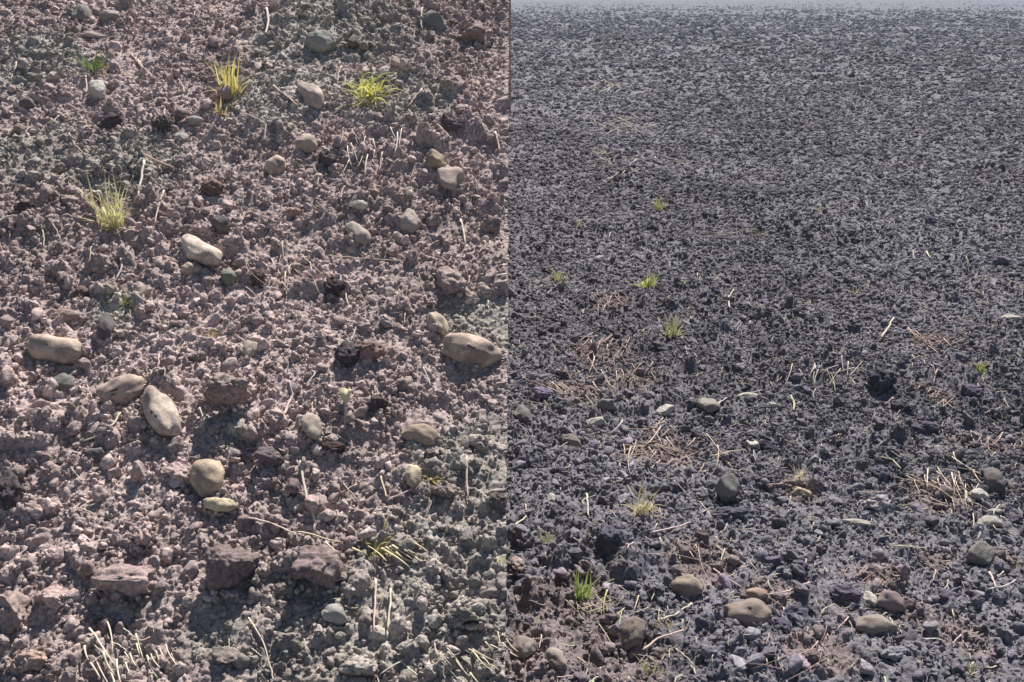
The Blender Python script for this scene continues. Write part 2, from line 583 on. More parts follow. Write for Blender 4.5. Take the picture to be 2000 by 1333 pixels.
# ------------------------------------------------------------------ potatoes, stones, big clods and dark shadow lumps, one row each
TAN = (0.66, 0.50, 0.40); CREAM = (0.76, 0.62, 0.51); PALE = (0.62, 0.52, 0.42); PINK = (0.46, 0.34, 0.28); YEL = (0.62, 0.52, 0.34); DUSK = (0.36, 0.29, 0.24)
GST = (0.36, 0.35, 0.32); DST = (0.14, 0.14, 0.15); LST = (0.52, 0.49, 0.45); GRN = (0.22, 0.23, 0.19)
ON_B = ' '
POT, STO, CLO = 'potato', 'stone', 'soil clod'
ROWS = [
    # kind, x, y, long px, short px, angle, side, colour, label, extra
    ('potato', 105, 682, 118, 62, 14, 'L', TAN, 'large oval tan potato near the left edge of the slope', dict(eyes=[(-0.1, 0.5, 0.004, 1.5)])),
    ('potato', 130, 617, 60, 28, 5, 'L', PINK, 'small flat pinkish potato just above the large oval one at left', {}),
    ('potato', 236, 762, 96, 64, -30, 'L', TAN, 'plump tan potato with a dark crack, beside the long steep potato', dict(eyes=[(0.1, 0.0, 0.0032, 3.6), (-0.15, -0.2, 0.003, 2.2)])),
    ('potato', 314, 806, 122, 62, 66, 'L', CREAM, 'long cream potato lying nearly upright in view beside the cracked one', dict(eyes=[(0.15, -0.1, 0.004, 1.2), (-0.3, 0.15, 0.004, 1.3)])),
    ('potato', 388, 488, 104, 54, 42, 'L', CREAM, 'cream potato with a pointed upper end above the grey-green pebble', dict(tp=0.42)),
    ('potato', 374, 527, 42, 34, 10, 'L', PINK, 'small reddish potato tucked under the pointed cream potato', {}),
    ('potato', 606, 183, 84, 44, 52, 'L', (0.58, 0.45, 0.37), 'slim pinkish potato left of the round yellow-green grass tuft', dict(tp=0.35)),
    ('potato', 600, 283, 46, 44, 30, 'L', (0.55, 0.43, 0.34), 'round pinkish potato, upper of the two egg-shaped ones', {}),
    ('potato', 538, 325, 44, 44, -60, 'L', TAN, 'round tan potato, lower of the two egg-shaped ones', {}),
    ('stone', 881, 350, 54, 62, 70, 'L', (0.48, 0.38, 0.34), 'pinkish angular stone near the right side of the slope', {}),
    ('potato', 850, 312, 38, 42, 60, 'L', (0.42, 0.34, 0.20), 'small olive tan potato touching the pinkish angular stone', {}),
    ('stone', 800, 435, 46, 48, 80, 'L', (0.46, 0.39, 0.35), 'blunt greyish pink stone with a pointed top right of the wedge-shaped one', {}),
    ('stone', 697, 456, 66, 48, 60, 'L', (0.44, 0.37, 0.34), 'wedge-shaped greyish stone with one bright edge', {}),
    ('stone', 698, 402, 40, 26, 5, 'L', LST, 'pale crumbly stone just above the wedge-shaped stone', {}),
    ('potato', 917, 684, 126, 68, 16, 'L', TAN, 'largest potato at the right of the slope with a dark curved mark', dict(eyes=[(0.02, 0.25, 0.0035, 3.4), (0.35, 0.1, 0.004, 1.2)])),
    ('potato', 855, 632, 62, 36, 62, 'L', (0.60, 0.48, 0.36), 'pale stub leaning behind the largest potato at right', {}),
    ('potato', 408, 936, 84, 76, 60, 'L', (0.60, 0.47, 0.33), 'blunt pale potato half sunk in soil above a cream broken piece', dict(sink=0.12)),
    ('potato', 430, 986, 74, 32, 4, 'L', (0.72, 0.60, 0.38), 'flat cream broken potato piece below the blunt pale one', {}),
    ('potato', 820, 850, 76, 44, 14, 'L', (0.45, 0.34, 0.25), 'half buried tan potato above the small yellow upright one', dict(sink=0.1)),
    ('potato', 806, 930, 50, 34, 85, 'L', YEL, 'small upright yellow potato beside yellow moss', {}),
    ('potato', 608, 833, 58, 40, 75, 'L', PALE, 'pale tan potato standing beside a dark clod mid slope', {}),
    ('potato', 490, 681, 42, 34, 80, 'L', PALE, 'small pale pinkish potato alone in mid slope', {}),
    ('stone', 192, 178, 52, 36, 75, 'L', LST, 'whitish egg-shaped stone under the dark green tuft', {}),
    ('stone', 629, 84, 64, 54, 20, 'L', GST, 'big pale grey stone near the top of the slope', {}),
    ('stone', 380, 238, 36, 28, 10, 'L', (0.46, 0.42, 0.39), 'smooth pale pebble left of the yellow grass stem', {}),
    ('stone', 355, 269, 26, 22, 10, 'L', LST, 'tiny whitish pebble below the smooth pale one', {}),
    ('stone', 185, 70, 62, 18, 3, 'L', (0.50, 0.40, 0.37), 'flat pinkish sliver of stone near the top left', {}),
    ('stone', 850, 42, 54, 48, 30, 'L', (0.25, 0.25, 0.23), 'dark grey stone at the top right of the slope', {}),
    ('stone', 160, 28, 40, 42, 70, 'L', (0.22, 0.21, 0.19), 'dark grey stone at the very top left of the slope', {}),
    ('stone', 213, 32, 42, 34, -20, 'L', (0.34, 0.30, 0.28), 'grey stone with light top beside the dark one at top left', {}),
    ('stone', 445, 544, 40, 40, 0, 'L', GRN, 'round grey-green pebble below the pointed cream potato', {}),
    ('stone', 186, 890, 44, 36, -10, 'L', DST, 'rounded blue-black stone below the cracked potato', {}),
    ('stone', 122, 748, 44, 42, 70, 'L', (0.19, 0.20, 0.18), 'dark grey stone under the large oval potato at left', {}),
    ('stone', 56, 204, 42, 34, 0, 'L', (0.15, 0.135, 0.125), 'dark rounded stone near the left edge high on the slope', {}),
    ('stone', 430, 440, 44, 44, 20, 'L', (0.11, 0.10, 0.11), 'black stone right of the pale spiky grass', {}),
    ('stone', 205, 636, 56, 38, 85, 'L', (0.12, 0.11, 0.12), 'black upright stone right of the flat pinkish potato', {}),
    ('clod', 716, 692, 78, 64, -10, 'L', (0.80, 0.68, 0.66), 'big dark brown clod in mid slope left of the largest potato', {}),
    ('clod', 676, 698, 56, 54, 70, 'L', (0.34, 0.36, 0.42), 'blue-black lump for the shaded left side of the big dark brown clod', {}),  # shaded flank of the neighbouring clod, done as a blue-black lump
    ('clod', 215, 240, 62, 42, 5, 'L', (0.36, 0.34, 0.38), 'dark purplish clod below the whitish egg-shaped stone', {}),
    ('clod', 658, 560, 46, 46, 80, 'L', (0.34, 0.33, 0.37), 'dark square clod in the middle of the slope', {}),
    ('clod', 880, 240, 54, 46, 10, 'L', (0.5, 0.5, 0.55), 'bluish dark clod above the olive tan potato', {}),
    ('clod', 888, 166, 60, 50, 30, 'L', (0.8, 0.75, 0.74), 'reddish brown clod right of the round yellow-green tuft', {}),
    ('clod', 416, 368, 52, 42, 30, 'L', (0.62, 0.52, 0.5), 'chocolate brown clod above the black stone', {}),
    ('clod', 436, 760, 108, 74, 4, 'L', (0.85, 0.83, 0.83), 'broad flat-topped clod with a deep shadow right of the long cream potato', dict(cap=1, tall=1.0, sink=0.38)),
    ('clod', 735, 790, 54, 42, 10, 'L', (0.42, 0.40, 0.42), 'dark clod right of the pale yellow leaf', {}),
    ('clod', 20, 960, 66, 58, 80, 'L', (0.33, 0.34, 0.38), 'dark blue-grey clod cut off by the left edge', {}),
    ('clod', 530, 890, 56, 50, 30, 'L', (0.55, 0.55, 0.6), 'bluish grey clod below the half standing pale potato', {}),
    ('clod', 650, 876, 48, 40, 10, 'L', (0.45, 0.40, 0.40), 'dark brown clod right of the standing pale tan potato', {}),
    ('clod', 846, 892, 40, 32, 15, 'L', (0.5, 0.45, 0.48), 'purple-brown clod below the half buried tan potato', {}),
    ('clod', 447, 1108, 104, 104, 4, 'L', (0.64, 0.61, 0.63), 'biggest clod low on the slope, flat lit top and black front', dict(tall=0.9, sink=0.36, cap=1)),
    ('clod', 618, 1106, 108, 98, 8, 'L', (0.66, 0.63, 0.64), 'big rounded clod right of the biggest one', dict(tall=0.85, sink=0.34, cap=1)),
    ('clod', 275, 1040, 44, 58, 80, 'L', (0.95, 0.9, 0.88), 'tall narrow clod with a black hollow below it', dict(tall=1.1, sink=0.4)),
    ('clod', 245, 1136, 128, 74, -4, 'L', (0.84, 0.80, 0.80), 'long slab-like clod low on the slope with ragged front', dict(cap=1, tall=0.9, sink=0.36)),
    ('clod', 100, 1165, 64, 62, 70, 'L', (0.95, 0.9, 0.88), 'upright crumbling clod near the lower left', {}),
    ('clod', 20, 1190, 84, 90, 70, 'L', (0.98, 0.95, 0.92), 'large clod cut by the left edge near the bottom', {}),
    ('clod', 540, 822, 52, 46, 50, 'L', (0.9, 0.85, 0.84), 'brown clod beside the slanted white straw', {}),
    ('clod', 560, 1148, 46, 34, 0, 'L', (0.75, 0.76, 0.72), 'pair-like grey lumps between the two biggest clods', {}),
    ('stone', 650, 1200, 62, 40, 25, 'L', (0.40, 0.38, 0.36), 'smooth grey stone below the big rounded clod', {}),
    ('clod', 878, 1130, 44, 50, 60, 'L', (0.62, 0.62, 0.6), 'grey upright clod near the lower right of the slope', {}),
    ('clod', 565, 1250, 62, 48, 20, 'L', (0.9, 0.9, 0.88), 'grey clod low in the middle near the bottom edge', {}),
    ('clod', 700, 1305, 80, 56, 0, 'L', (0.9, 0.9, 0.88), 'wide grey clod at the bottom edge', {}),
    ('clod', 915, 1200, 60, 44, 20, 'L', (0.8, 0.8, 0.78), 'grey clod on the lower right above the straw bunch', {}),
    ('clod', 60, 1290, 90, 50, -10, 'L', (1.0, 0.92, 0.80), 'yellowish clod in the bottom left corner', {}),
    ('clod', 975, 985, 44, 54, 80, 'L', (0.6, 0.6, 0.6), 'grey clod at the right edge of the slope', {}),
    ('clod', 440, 1280, 62, 44, 10, 'L', (0.95, 0.95, 0.93), 'pale grey clod right of the straw bunch at the bottom', {}),
    ('clod', 505, 538, 40, 34, 80, 'L', (0.55, 0.48, 0.45), 'dark brown clod right of the grey-green pebble', {}),
    ('clod', 570, 418, 40, 30, 0, 'L', (0.8, 0.7, 0.64), 'tan clod below the two egg-shaped potatoes', {}),
    ('clod', 880, 555, 90, 60, 30, 'L', (0.95, 0.93, 0.92), 'broad crumbly clod above the largest potato', {}),
    ('clod', 960, 440, 50, 46, 0, 'L', (0.9, 0.85, 0.84), 'brown clod by the right edge beside the blunt pink stone', {}),
    ('clod', 640, 315, 40, 46, 60, 'L', (0.40, 0.44, 0.44), 'dark grey-green clod right of the egg-shaped potatoes', {}),
    ('clod', 350, 925, 60, 40, 20, 'L', (0.98, 0.92, 0.9), 'low brown clod left of the blunt pale potato', {}),
    ('clod', 870, 960, 56, 46, 20, 'L', (0.7, 0.62, 0.6), 'brown clod beside the yellow moss low at right', {}),
    ('clod', 920, 70, 60, 50, 10, 'L', (0.8, 0.76, 0.74), 'brown clod at the upper right of the slope', {}),
    ('clod', 325, 245, 50, 46, 20, 'L', (0.45, 0.46, 0.46), 'dark grey clod left of the smooth pale pebble', {}),
    ('clod', 160, 575, 40, 34, 0, 'L', (0.5, 0.44, 0.42), 'dark red-brown clod above the flat pinkish potato', {}),
    ('clod', 50, 405, 44, 30, 0, 'L', (0.5, 0.46, 0.44), 'dark low clod at the left edge beside the pale spiky grass', {}),
    # ---- the flat field
    ('potato', 1342, 1146, 64, 54, 12, 'R', (0.40, 0.31, 0.22), 'dark tan potato, leftmost of the three near the bottom of the field', {}),
    ('potato', 1462, 1198, 94, 58, 4, 'R', (0.40, 0.31, 0.24), 'large heart-shaped tan potato with a smaller one behind it', dict(eyes=[(-0.1, 0.7, 0.004, 1.2)])),
    ('potato', 1478, 1161, 50, 30, 5, 'R', (0.50, 0.34, 0.23), 'orange-tan potato peeping out behind the heart-shaped one', {}),
    ('potato', 1712, 1224, 88, 48, 3, 'R', (0.42, 0.34, 0.26), 'oval tan potato lying alone at the lower right of the field', {}),
    ('potato', 1742, 1176, 54, 50, 45, 'R', (0.30, 0.21, 0.20), 'purple-brown pointed potato behind the oval one', {}),
    ('stone', 1700, 1170, 34, 26, 80, 'R', LST, 'small white stone beside the purple-brown potato', {}),
    ('potato', 1022, 1266, 52, 50, 30, 'R', (0.36, 0.31, 0.27), 'dirty grey-tan potato cut by the left border of the field', dict(eyes=[(0.1, 0.55, 0.004, 1.1)])),
    ('potato', 1086, 1288, 52, 46, 70, 'R', (0.50, 0.41, 0.33), 'pale potato with a dark eye at the lower left of the field', dict(eyes=[(-0.1, -0.25, 0.004, 1.0), (-0.5, 0.4, 0.0035, 1.0)])),
    ('stone', 1238, 1238, 62, 58, -50, 'R', (0.24, 0.19, 0.17), 'brown angular stone casting a long dark shadow at the lower left of the field', dict(tall=1.1)),
    ('potato', 1188, 1266, 32, 24, 0, 'R', (0.40, 0.31, 0.27), 'tiny pinkish potato left of the brown angular stone', {}),
    ('stone', 1913, 1085, 58, 48, -60, 'R', (0.26, 0.25, 0.23), 'grey upright stone with a light top near the right edge of the field', dict(tall=1.1)),
    ('stone', 1932, 1022, 48, 30, -5, 'R', (0.42, 0.39, 0.35), 'pale flat-sided stone above the grey upright one', {}),
    ('stone', 1672, 1022, 60, 18, 4, 'R', (0.46, 0.43, 0.37), 'thin flat pale stone in the lower middle of the field', {}),
    ('stone', 1418, 952, 52, 56, 0, 'R', (0.27, 0.27, 0.26), 'tall grey stone with a bright rounded top in mid field', dict(tall=1.2, sink=0.42)),
    ('clod', 1710, 985, 64, 42, -10, 'R', (1.5, 1.45, 1.3), 'grey-brown clod above the thin flat pale stone', {}),
    ('stone', 1940, 942, 46, 52, 80, 'R', (0.12, 0.11, 0.13), 'dark upright stone near the right edge of the field', dict(tall=1.2)),
    ('stone', 1915, 967, 40, 30, 0, 'R', LST, 'light stone at the foot of the dark upright one', {}),
    ('stone', 1300, 803, 40, 28, 0, 'R', (0.55, 0.52, 0.47), 'white rounded stone left of the cone-shaped one', {}),
    ('stone', 1385, 794, 42, 38, 35, 'R', (0.38, 0.36, 0.31), 'cone-shaped grey stone with a straw beside it', {}),
    ('stone', 1187, 791, 42, 38, 20, 'R', (0.26, 0.26, 0.24), 'round grey stone left of the white rounded one', {}),
    ('stone', 1168, 824, 50, 24, -8, 'R', (0.42, 0.40, 0.36), 'pale low stone just below the round grey one', {}),
    ('stone', 1465, 776, 50, 20, 5, 'R', (0.50, 0.48, 0.41), 'flat pale stone below the yellow sprig in mid field', {}),
    ('stone', 1120, 862, 56, 32, 15, 'R', (0.34, 0.33, 0.29), 'low greenish grey stone left of the orange straw heap', {}),
    ('stone', 1468, 868, 28, 24, 40, 'R', (0.62, 0.6, 0.56), 'bright white pebble beside a dark purple clod', {}),
    ('stone', 1022, 810, 42, 36, 60, 'R', (0.24, 0.23, 0.24), 'grey stone at the left border of the field', {}),
    ('stone', 1510, 792, 32, 14, 0, 'R', (0.5, 0.47, 0.42), 'small flat pale pebble right of the flat pale stone', {}),
    ('stone', 1975, 622, 42, 20, 0, 'R', (0.46, 0.44, 0.38), 'pale stone at the far right border of the field', {}),
    ('stone', 1450, 717, 32, 16, 15, 'R', (0.42, 0.39, 0.37), 'small pale pebble above the yellow sprig', {}),
    ('stone', 1078, 974, 30, 18, 80, 'R', (0.42, 0.40, 0.40), 'small pale upright pebble at the left of the field', {}),
    ('potato', 1558, 942, 38, 26, -5, 'R', (0.56, 0.44, 0.30), 'cream potato piece under the pale dry tuft, upper one', {}),
    ('potato', 1566, 964, 40, 26, 10, 'R', (0.58, 0.46, 0.26), 'yellowish potato piece under the pale dry tuft, lower one', {}),
    ('clod', 1765, 797, 56, 30, 10, 'R', (0.75, 0.72, 0.8), 'low dark clod between the dark blue one and the wide one', {}),
    ('clod', 1720, 748, 68, 60, 80, 'R', (0.6, 0.62, 0.7), 'dark blue clod with pale crumbs on top right of mid field', dict(tall=1.1)),
    ('clod', 1810, 838, 72, 36, 5, 'R', (0.75, 0.72, 0.8), 'wide dark clod below the dark blue one', {}),
    ('clod', 1895, 766, 42, 40, 0, 'R', (0.9, 0.8, 1.0), 'purple-grey clod right of the red straw', {}),
    ('clod', 1062, 768, 46, 36, 0, 'R', (0.8, 0.75, 0.9), 'dark purple clod left of the reddish straw', {}),
    ('clod', 1190, 1060, 60, 62, 60, 'R', (0.75, 0.75, 0.85), 'dark blue lump standing for a shadow above the bright green tuft', dict(tall=1.1)),  # dark lump put where only a cast shadow lies
    ('clod', 1225, 1075, 36, 32, 0, 'R', (1.4, 1.1, 1.2), 'purple clod touching the dark blue shadow lump above the green tuft', {}),
    ('clod', 1430, 1008, 90, 34, 4, 'R', (0.7, 0.7, 0.8), 'wide dark lump in place of the shadow below the tall grey stone', {}),  # blue shade under the stone, built as a dark lump
    ('clod', 1515, 1100, 44, 40, 0, 'R', (0.8, 0.75, 0.9), 'dark clod left one of a pair above the heart-shaped potato', {}),
    ('clod', 1562, 1106, 36, 30, 0, 'R', (0.85, 0.8, 0.95), 'dark clod right one of a pair above the heart-shaped potato', {}),
    ('clod', 1652, 1162, 62, 48, 0, 'R', (0.7, 0.68, 0.8), 'blue-black clod left of the small white stone', {}),
    ('clod', 1550, 1200, 60, 38, 0, 'R', (0.75, 0.72, 0.85), 'dark clod right of the heart-shaped potato', {}),
    ('clod', 1525, 1222, 40, 38, 0, 'R', (0.8, 0.75, 0.9), 'small dark clod touching the one right of the heart-shaped potato', {}),
    ('clod', 1846, 1166, 36, 40, 60, 'R', (0.7, 0.66, 0.75), 'dark upright clod right of the purple-brown potato', {}),
    ('clod', 1720, 925, 52, 30, 0, 'R', (0.9, 0.85, 1.0), 'purple-grey clod above the grey-brown one', {}),
    ('clod', 1955, 510, 38, 28, 0, 'R', (0.9, 0.85, 0.95), 'small dark clod far back near the right border', {}),
    ('clod', 1655, 450, 40, 20, 0, 'R', (0.8, 0.8, 0.85), 'low dark clod in the far middle of the field', {}),
    ('clod', 1500, 872, 40, 34, 0, 'R', (0.75, 0.7, 0.85), 'dark purple clod right of the bright white pebble', {}),
    ('stone', 1172, 506, 20, 14, 0, 'R', (0.62, 0.6, 0.6), 'white pebble far back, left of a close pair', {}),
    ('stone', 1192, 509, 20, 11, 0, 'R', (0.6, 0.58, 0.58), 'white pebble far back, right of a close pair', {}),
    ('stone', 1572, 326, 18, 12, 0, 'R', (0.6, 0.58, 0.6), 'tiny white pebble very far back in the field', {}),
    ('stone', 1945, 1000, 36, 16, 0, 'R', (0.4, 0.38, 0.36), 'flat pale pebble between the light stone and the flat-sided one', {}),
    ('clod', 1870, 700, 44, 30, 0, 'R', (0.85, 0.85, 0.85), 'dark grey clod left of the yellow-green sprout', {}),
    ('clod', 1190, 1210, 44, 40, 0, 'R', (1.2, 1.0, 1.0), 'reddish dark clod under the dry grass at the lower left', {}),
    ('clod', 1390, 1275, 50, 36, 0, 'R', (1.1, 1.1, 1.1), 'grey clod below the heart-shaped potato near the bottom edge', {}),
    ('clod', 1745, 1278, 64, 34, -20, 'R', (1.1, 1.1, 1.1), 'ridge-like grey clod below the oval potato', {}),
    ('clod', 1020, 1040, 30, 44, 80, 'R', (0.9, 0.85, 0.9), 'dark clod at the left border above the green tuft', {}),
    ('clod', 1010, 1100, 32, 44, 80, 'R', (2.4, 2.0, 1.6), 'pale clod at the left border of the field', {}),
]
blocked = []
banked = {'L': [], 'R': []}
for (kind, px, py, L_, W_, a_, side, c_, label, ex) in ROWS:
    ex = dict(ex); eyes = ex.pop('eyes', None)
    nm = {'potato': 'potato', 'stone': 'field_stone', 'clod': 'soil_clod'}[kind]
    ct = {'potato': POT, 'stone': STO, 'clod': CLO}[kind]
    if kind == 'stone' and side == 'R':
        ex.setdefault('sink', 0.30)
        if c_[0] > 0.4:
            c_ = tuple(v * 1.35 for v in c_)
    if L_ < W_:
        L_, W_ = W_, L_
    if kind == 'clod' and L_ > 44:
        ex['sub'] = 5
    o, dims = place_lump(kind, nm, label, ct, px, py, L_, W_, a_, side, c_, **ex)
    if kind == 'stone':
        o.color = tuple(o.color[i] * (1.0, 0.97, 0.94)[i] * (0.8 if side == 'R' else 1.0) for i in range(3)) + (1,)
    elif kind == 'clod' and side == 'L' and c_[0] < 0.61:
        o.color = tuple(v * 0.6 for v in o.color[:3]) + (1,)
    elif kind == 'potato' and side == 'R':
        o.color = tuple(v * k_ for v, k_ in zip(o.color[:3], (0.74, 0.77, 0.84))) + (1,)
    blocked.append((px, py, max(L_, W_) * 0.5))
    rb = random.Random(int(px + 3 * py))
    mw = o.matrix_world
    for _ in range(34 if L_ > 40 else 18):
        aa = rb.uniform(0, 2 * math.pi); q = rb.uniform(0.86, 1.16)
        banked[side].append(tuple(mw @ Vector((dims[0] * q * math.cos(aa), dims[1] * q * math.sin(aa), -0.45 * dims[2]))) + (rb.uniform(0.003, 0.0085) * (1 if side == 'L' else max(0.7, min(2, mw.translation.y / 2.5))),))
    if eyes:
        add_eyes(o, dims, eyes)


def free(px, py, r):
    return all((px - a) ** 2 + (py - b) ** 2 > (r + c * 0.9) ** 2 for (a, b, c) in blocked)


# smaller clods that look alike: own objects sharing a few meshes
SHARED = {}
for side, m in (('L', M_BANK), ('R', M_FIELD)):
    SHARED[side] = []
    for k in range(14):
        A, Fc = lump_verts('clod', 3, 900 + k + (50 if side == 'R' else 0))
        SHARED[side].append(finish('soil_clod', A, Fc, m))
n_l = n_r = 0
rr = random.Random(5)
while n_l < 130:
    px, py = rr.uniform(8, 975), rr.uniform(8, 1325)
    sz = rr.uniform(20, 40) * (0.75 + 0.35 * py / 1333)
    if not free(px, py, sz * 0.5):
        continue
    b = rr.uniform(0.75, 1.12)
    place_lump('clod', 'soil_clod', 'small loose lump of brown soil among others on the slope', CLO, px, py, sz, sz * rr.uniform(0.65, 0.95), rr.uniform(-90, 90), 'L',
               (b, b * rr.uniform(0.94, 1), b * rr.uniform(0.92, 1)), group='small clods on the slope', mesh=rr.choice(SHARED['L']), tall=rr.uniform(0.7, 1.0), sink=rr.uniform(0.15, 0.35))
    blocked.append((px, py, sz * 0.45)); n_l += 1
while n_r < 120:
    py = 1330 - 830 * rr.random() ** 1.1
    px = rr.uniform(1010, 1995)
    sz = rr.uniform(22, 42) * py / 1250
    if not free(px, py, sz * 0.5):
        continue
    b = rr.uniform(0.75, 1.5)
    place_lump('clod', 'soil_clod', 'small loose lump of dark soil among others on the flat field', CLO, px, py, sz, sz * rr.uniform(0.6, 0.9), rr.uniform(-90, 90), 'R',
               (b, b * rr.uniform(0.92, 1), b * rr.uniform(0.92, 1.08)), group='small clods on the flat field', mesh=rr.choice(SHARED['R']), tall=rr.uniform(0.7, 1.0), sink=rr.uniform(0.15, 0.35))
    blocked.append((px, py, sz * 0.45)); n_r += 1


# ------------------------------------------------------------------ grass, straw
def blade_mesh(name, pts, width, m, fold=0.25):
    """a folded leaf blade along a list of points, tapering to its tip"""
    n = len(pts)
    V, Fc = [], []
    for i, p in enumerate(pts):
        t = (pts[min(i + 1, n - 1)] - pts[max(i - 1, 0)]).normalized()
        sd = t.cross(Vector((0.13, -0.35, 0.93))).normalized()
        nn = sd.cross(t)
        f = i / (n - 1)
        wd = width * (0.75 + 0.5 * f if f < 0.4 else max(0.06, (1 - f) / 0.6 * 0.95)) / 2
        V += [p - sd * wd, p - nn * wd * fold, p + sd * wd]
    for i in range(n - 1):
        a = i * 3
        Fc += [(a, a + 1, a + 4, a + 3), (a + 1, a + 2, a + 5, a + 4)]
    return finish(name, [v[:] for v in V], Fc, m)


def stalk_mesh(name, pts, r0, r1, m, sides=5):
    n = len(pts)
    V, Fc = [], []
    for i, p in enumerate(pts):
        t = (pts[min(i + 1, n - 1)] - pts[max(i - 1, 0)]).normalized()
        a = t.cross(Vector((0.2, 0.3, 0.93))).normalized(); b = t.cross(a)
        r = r0 + (r1 - r0) * i / (n - 1)
        for k in range(sides):
            q = 2 * math.pi * k / sides
            V.append(p + a * math.cos(q) * r + b * math.sin(q) * r * 0.6)
    for i in range(n - 1):
        for k in range(sides):
            k2 = (k + 1) % sides
            Fc.append((i * sides + k, i * sides + k2, (i + 1) * sides + k2, (i + 1) * sides + k))
    Fc.append(tuple(range(sides - 1, -1, -1)))
    Fc.append(tuple((n - 1) * sides + k for k in range(sides)))
    return finish(name, [v[:] for v in V], Fc, m)


def up_of(side):
    return EN * 0.35 + Vector((0, 0, 0.65)) if side == 'L' else Vector((0, 0, 1))


def tuft(px, py, wpx, hpx, side, n, c1, c2, label, name='grass_tuft', cat='grass', wid=3.0, flat=0.0, seed=0, droop=0.5):
    """px, py = where it grows; blades fan out, each a mesh of its own"""
    r = random.Random(seed * 31 + int(px))
    p, s, ax, ay, nn, _ = frame_at(px, py, side, 0, 0.0)
    root = obj(name, None)
    root.location = p
    root.empty_display_size = 0.02
    tag(root, label, cat)
    upv = up_of(side).normalized()
    H = 1.15 * hpx / s; R = wpx / s / 2
    for i in range(int(n * 1.8)):
        a = r.uniform(0, 2 * math.pi)
        out = ax * math.cos(a) + ay * math.sin(a)
        dead = r.random() < 0.36
        reach = R * r.uniform(0.2, 1.1) * (1.15 if dead else 1)
        hh = H * r.uniform(0.3, 1.0) * (0.35 if dead else 1) * (1 - flat) + 0.003
        st = ax * R * r.gauss(0, 0.16) + ay * R * r.gauss(0, 0.16) - upv * 0.010
        bend = out.cross(upv) * r.uniform(-0.6, 0.6) * reach
        dr = min(1.6, max(0.1, droop + r.uniform(-0.35, 0.7)))
        kink = r.choice((0, 0, 0, 1)) * r.uniform(0.3, 0.7)
        pts = []
        for k in range(7):
            f = k / 6
            lift = hh * (f - dr * 0.5 * f * f) / (1 - dr * 0.5 + 0.25)
            if kink and f > 0.55:
                lift -= hh * kink * (f - 0.55) * 1.6
            pts.append(st + out * reach * f ** 1.25 + upv * max(lift, 0.001) + bend * f * f + ax * r.uniform(-1, 1) * 0.02 * reach)
        q = r.random()
        cc = tuple(c1[j] + (c2[j] - c1[j]) * q for j in range(3))
        if dead:
            cc = (0.55, 0.46, 0.30)
        me = blade_mesh('blade', pts, wid * r.uniform(0.3, 0.8) / s, M_GRASS)
        b = obj('blade', me, None, root)
        b.color = (*cc, 1)
    return root


def heap(px, py, wpx, hpx, side, n, c1, c2, label, wid=3.2, seed=0, lift=0.02, ang=None, spread=90, name='straw_bunch'):
    """loose dry stalks lying over each other, each a mesh of its own"""
    r = random.Random(seed * 17 + int(px + py))
    p, s, ax, ay, nn, _ = frame_at(px, py, side, 0, 0.004)
    root = obj(name, None)
    root.location = p
    root.empty_display_size = 0.02
    tag(root, label, 'straw')
    for i in range(int(n * 1.25)):
        cx, cy = r.gauss(0, 0.36) * wpx, r.gauss(0, 0.34) * hpx
        a = math.radians((ang if ang is not None else r.uniform(0, 180)) + r.uniform(-spread, spread))
        ln = r.choice((0.2, 0.3, 0.4, 0.6)) * r.uniform(0.7, 1.2) * wpx
        h = r.uniform(0.0, lift)
        bend = r.uniform(-0.08, 0.08) * ln
        pts = []
        for k in range(5):
            f = k / 4 - 0.5
            x = px + cx + math.cos(a) * ln * f - math.sin(a) * bend * (4 * f * f)
            y = py + cy + (math.sin(a) * ln * f + math.cos(a) * bend * (4 * f * f)) * (0.7 if side == 'R' else 0.9)
            pt, _ = hit(x, y, side, 0)
            pts.append((pt, float(np.mean(ground_at(side, pt)))))
        g0 = max(pts[0][1], pts[1][1]) + r.uniform(-0.004, lift * 0.5); g1 = max(pts[3][1], pts[4][1]) + r.uniform(-0.004, lift * 0.5)
        gm = max(0, pts[2][1] - (g0 + g1) / 2)
        pts = [q_[0] + nn * (g0 + (g1 - g0) * k / 4 + gm * 0.7 + h * 0.5 + 0.006) - p for k, q_ in enumerate(pts)]
        q = r.random()
        cc = tuple(c1[j] + (c2[j] - c1[j]) * q for j in range(3))
        me = stalk_mesh('stalk', pts, wid * r.uniform(0.12, 0.36) / s, wid * r.uniform(0.07, 0.2) / s, M_STRAW)
        b = obj('stalk', me, None, root)
        b.color = (*cc, 1)
    return root


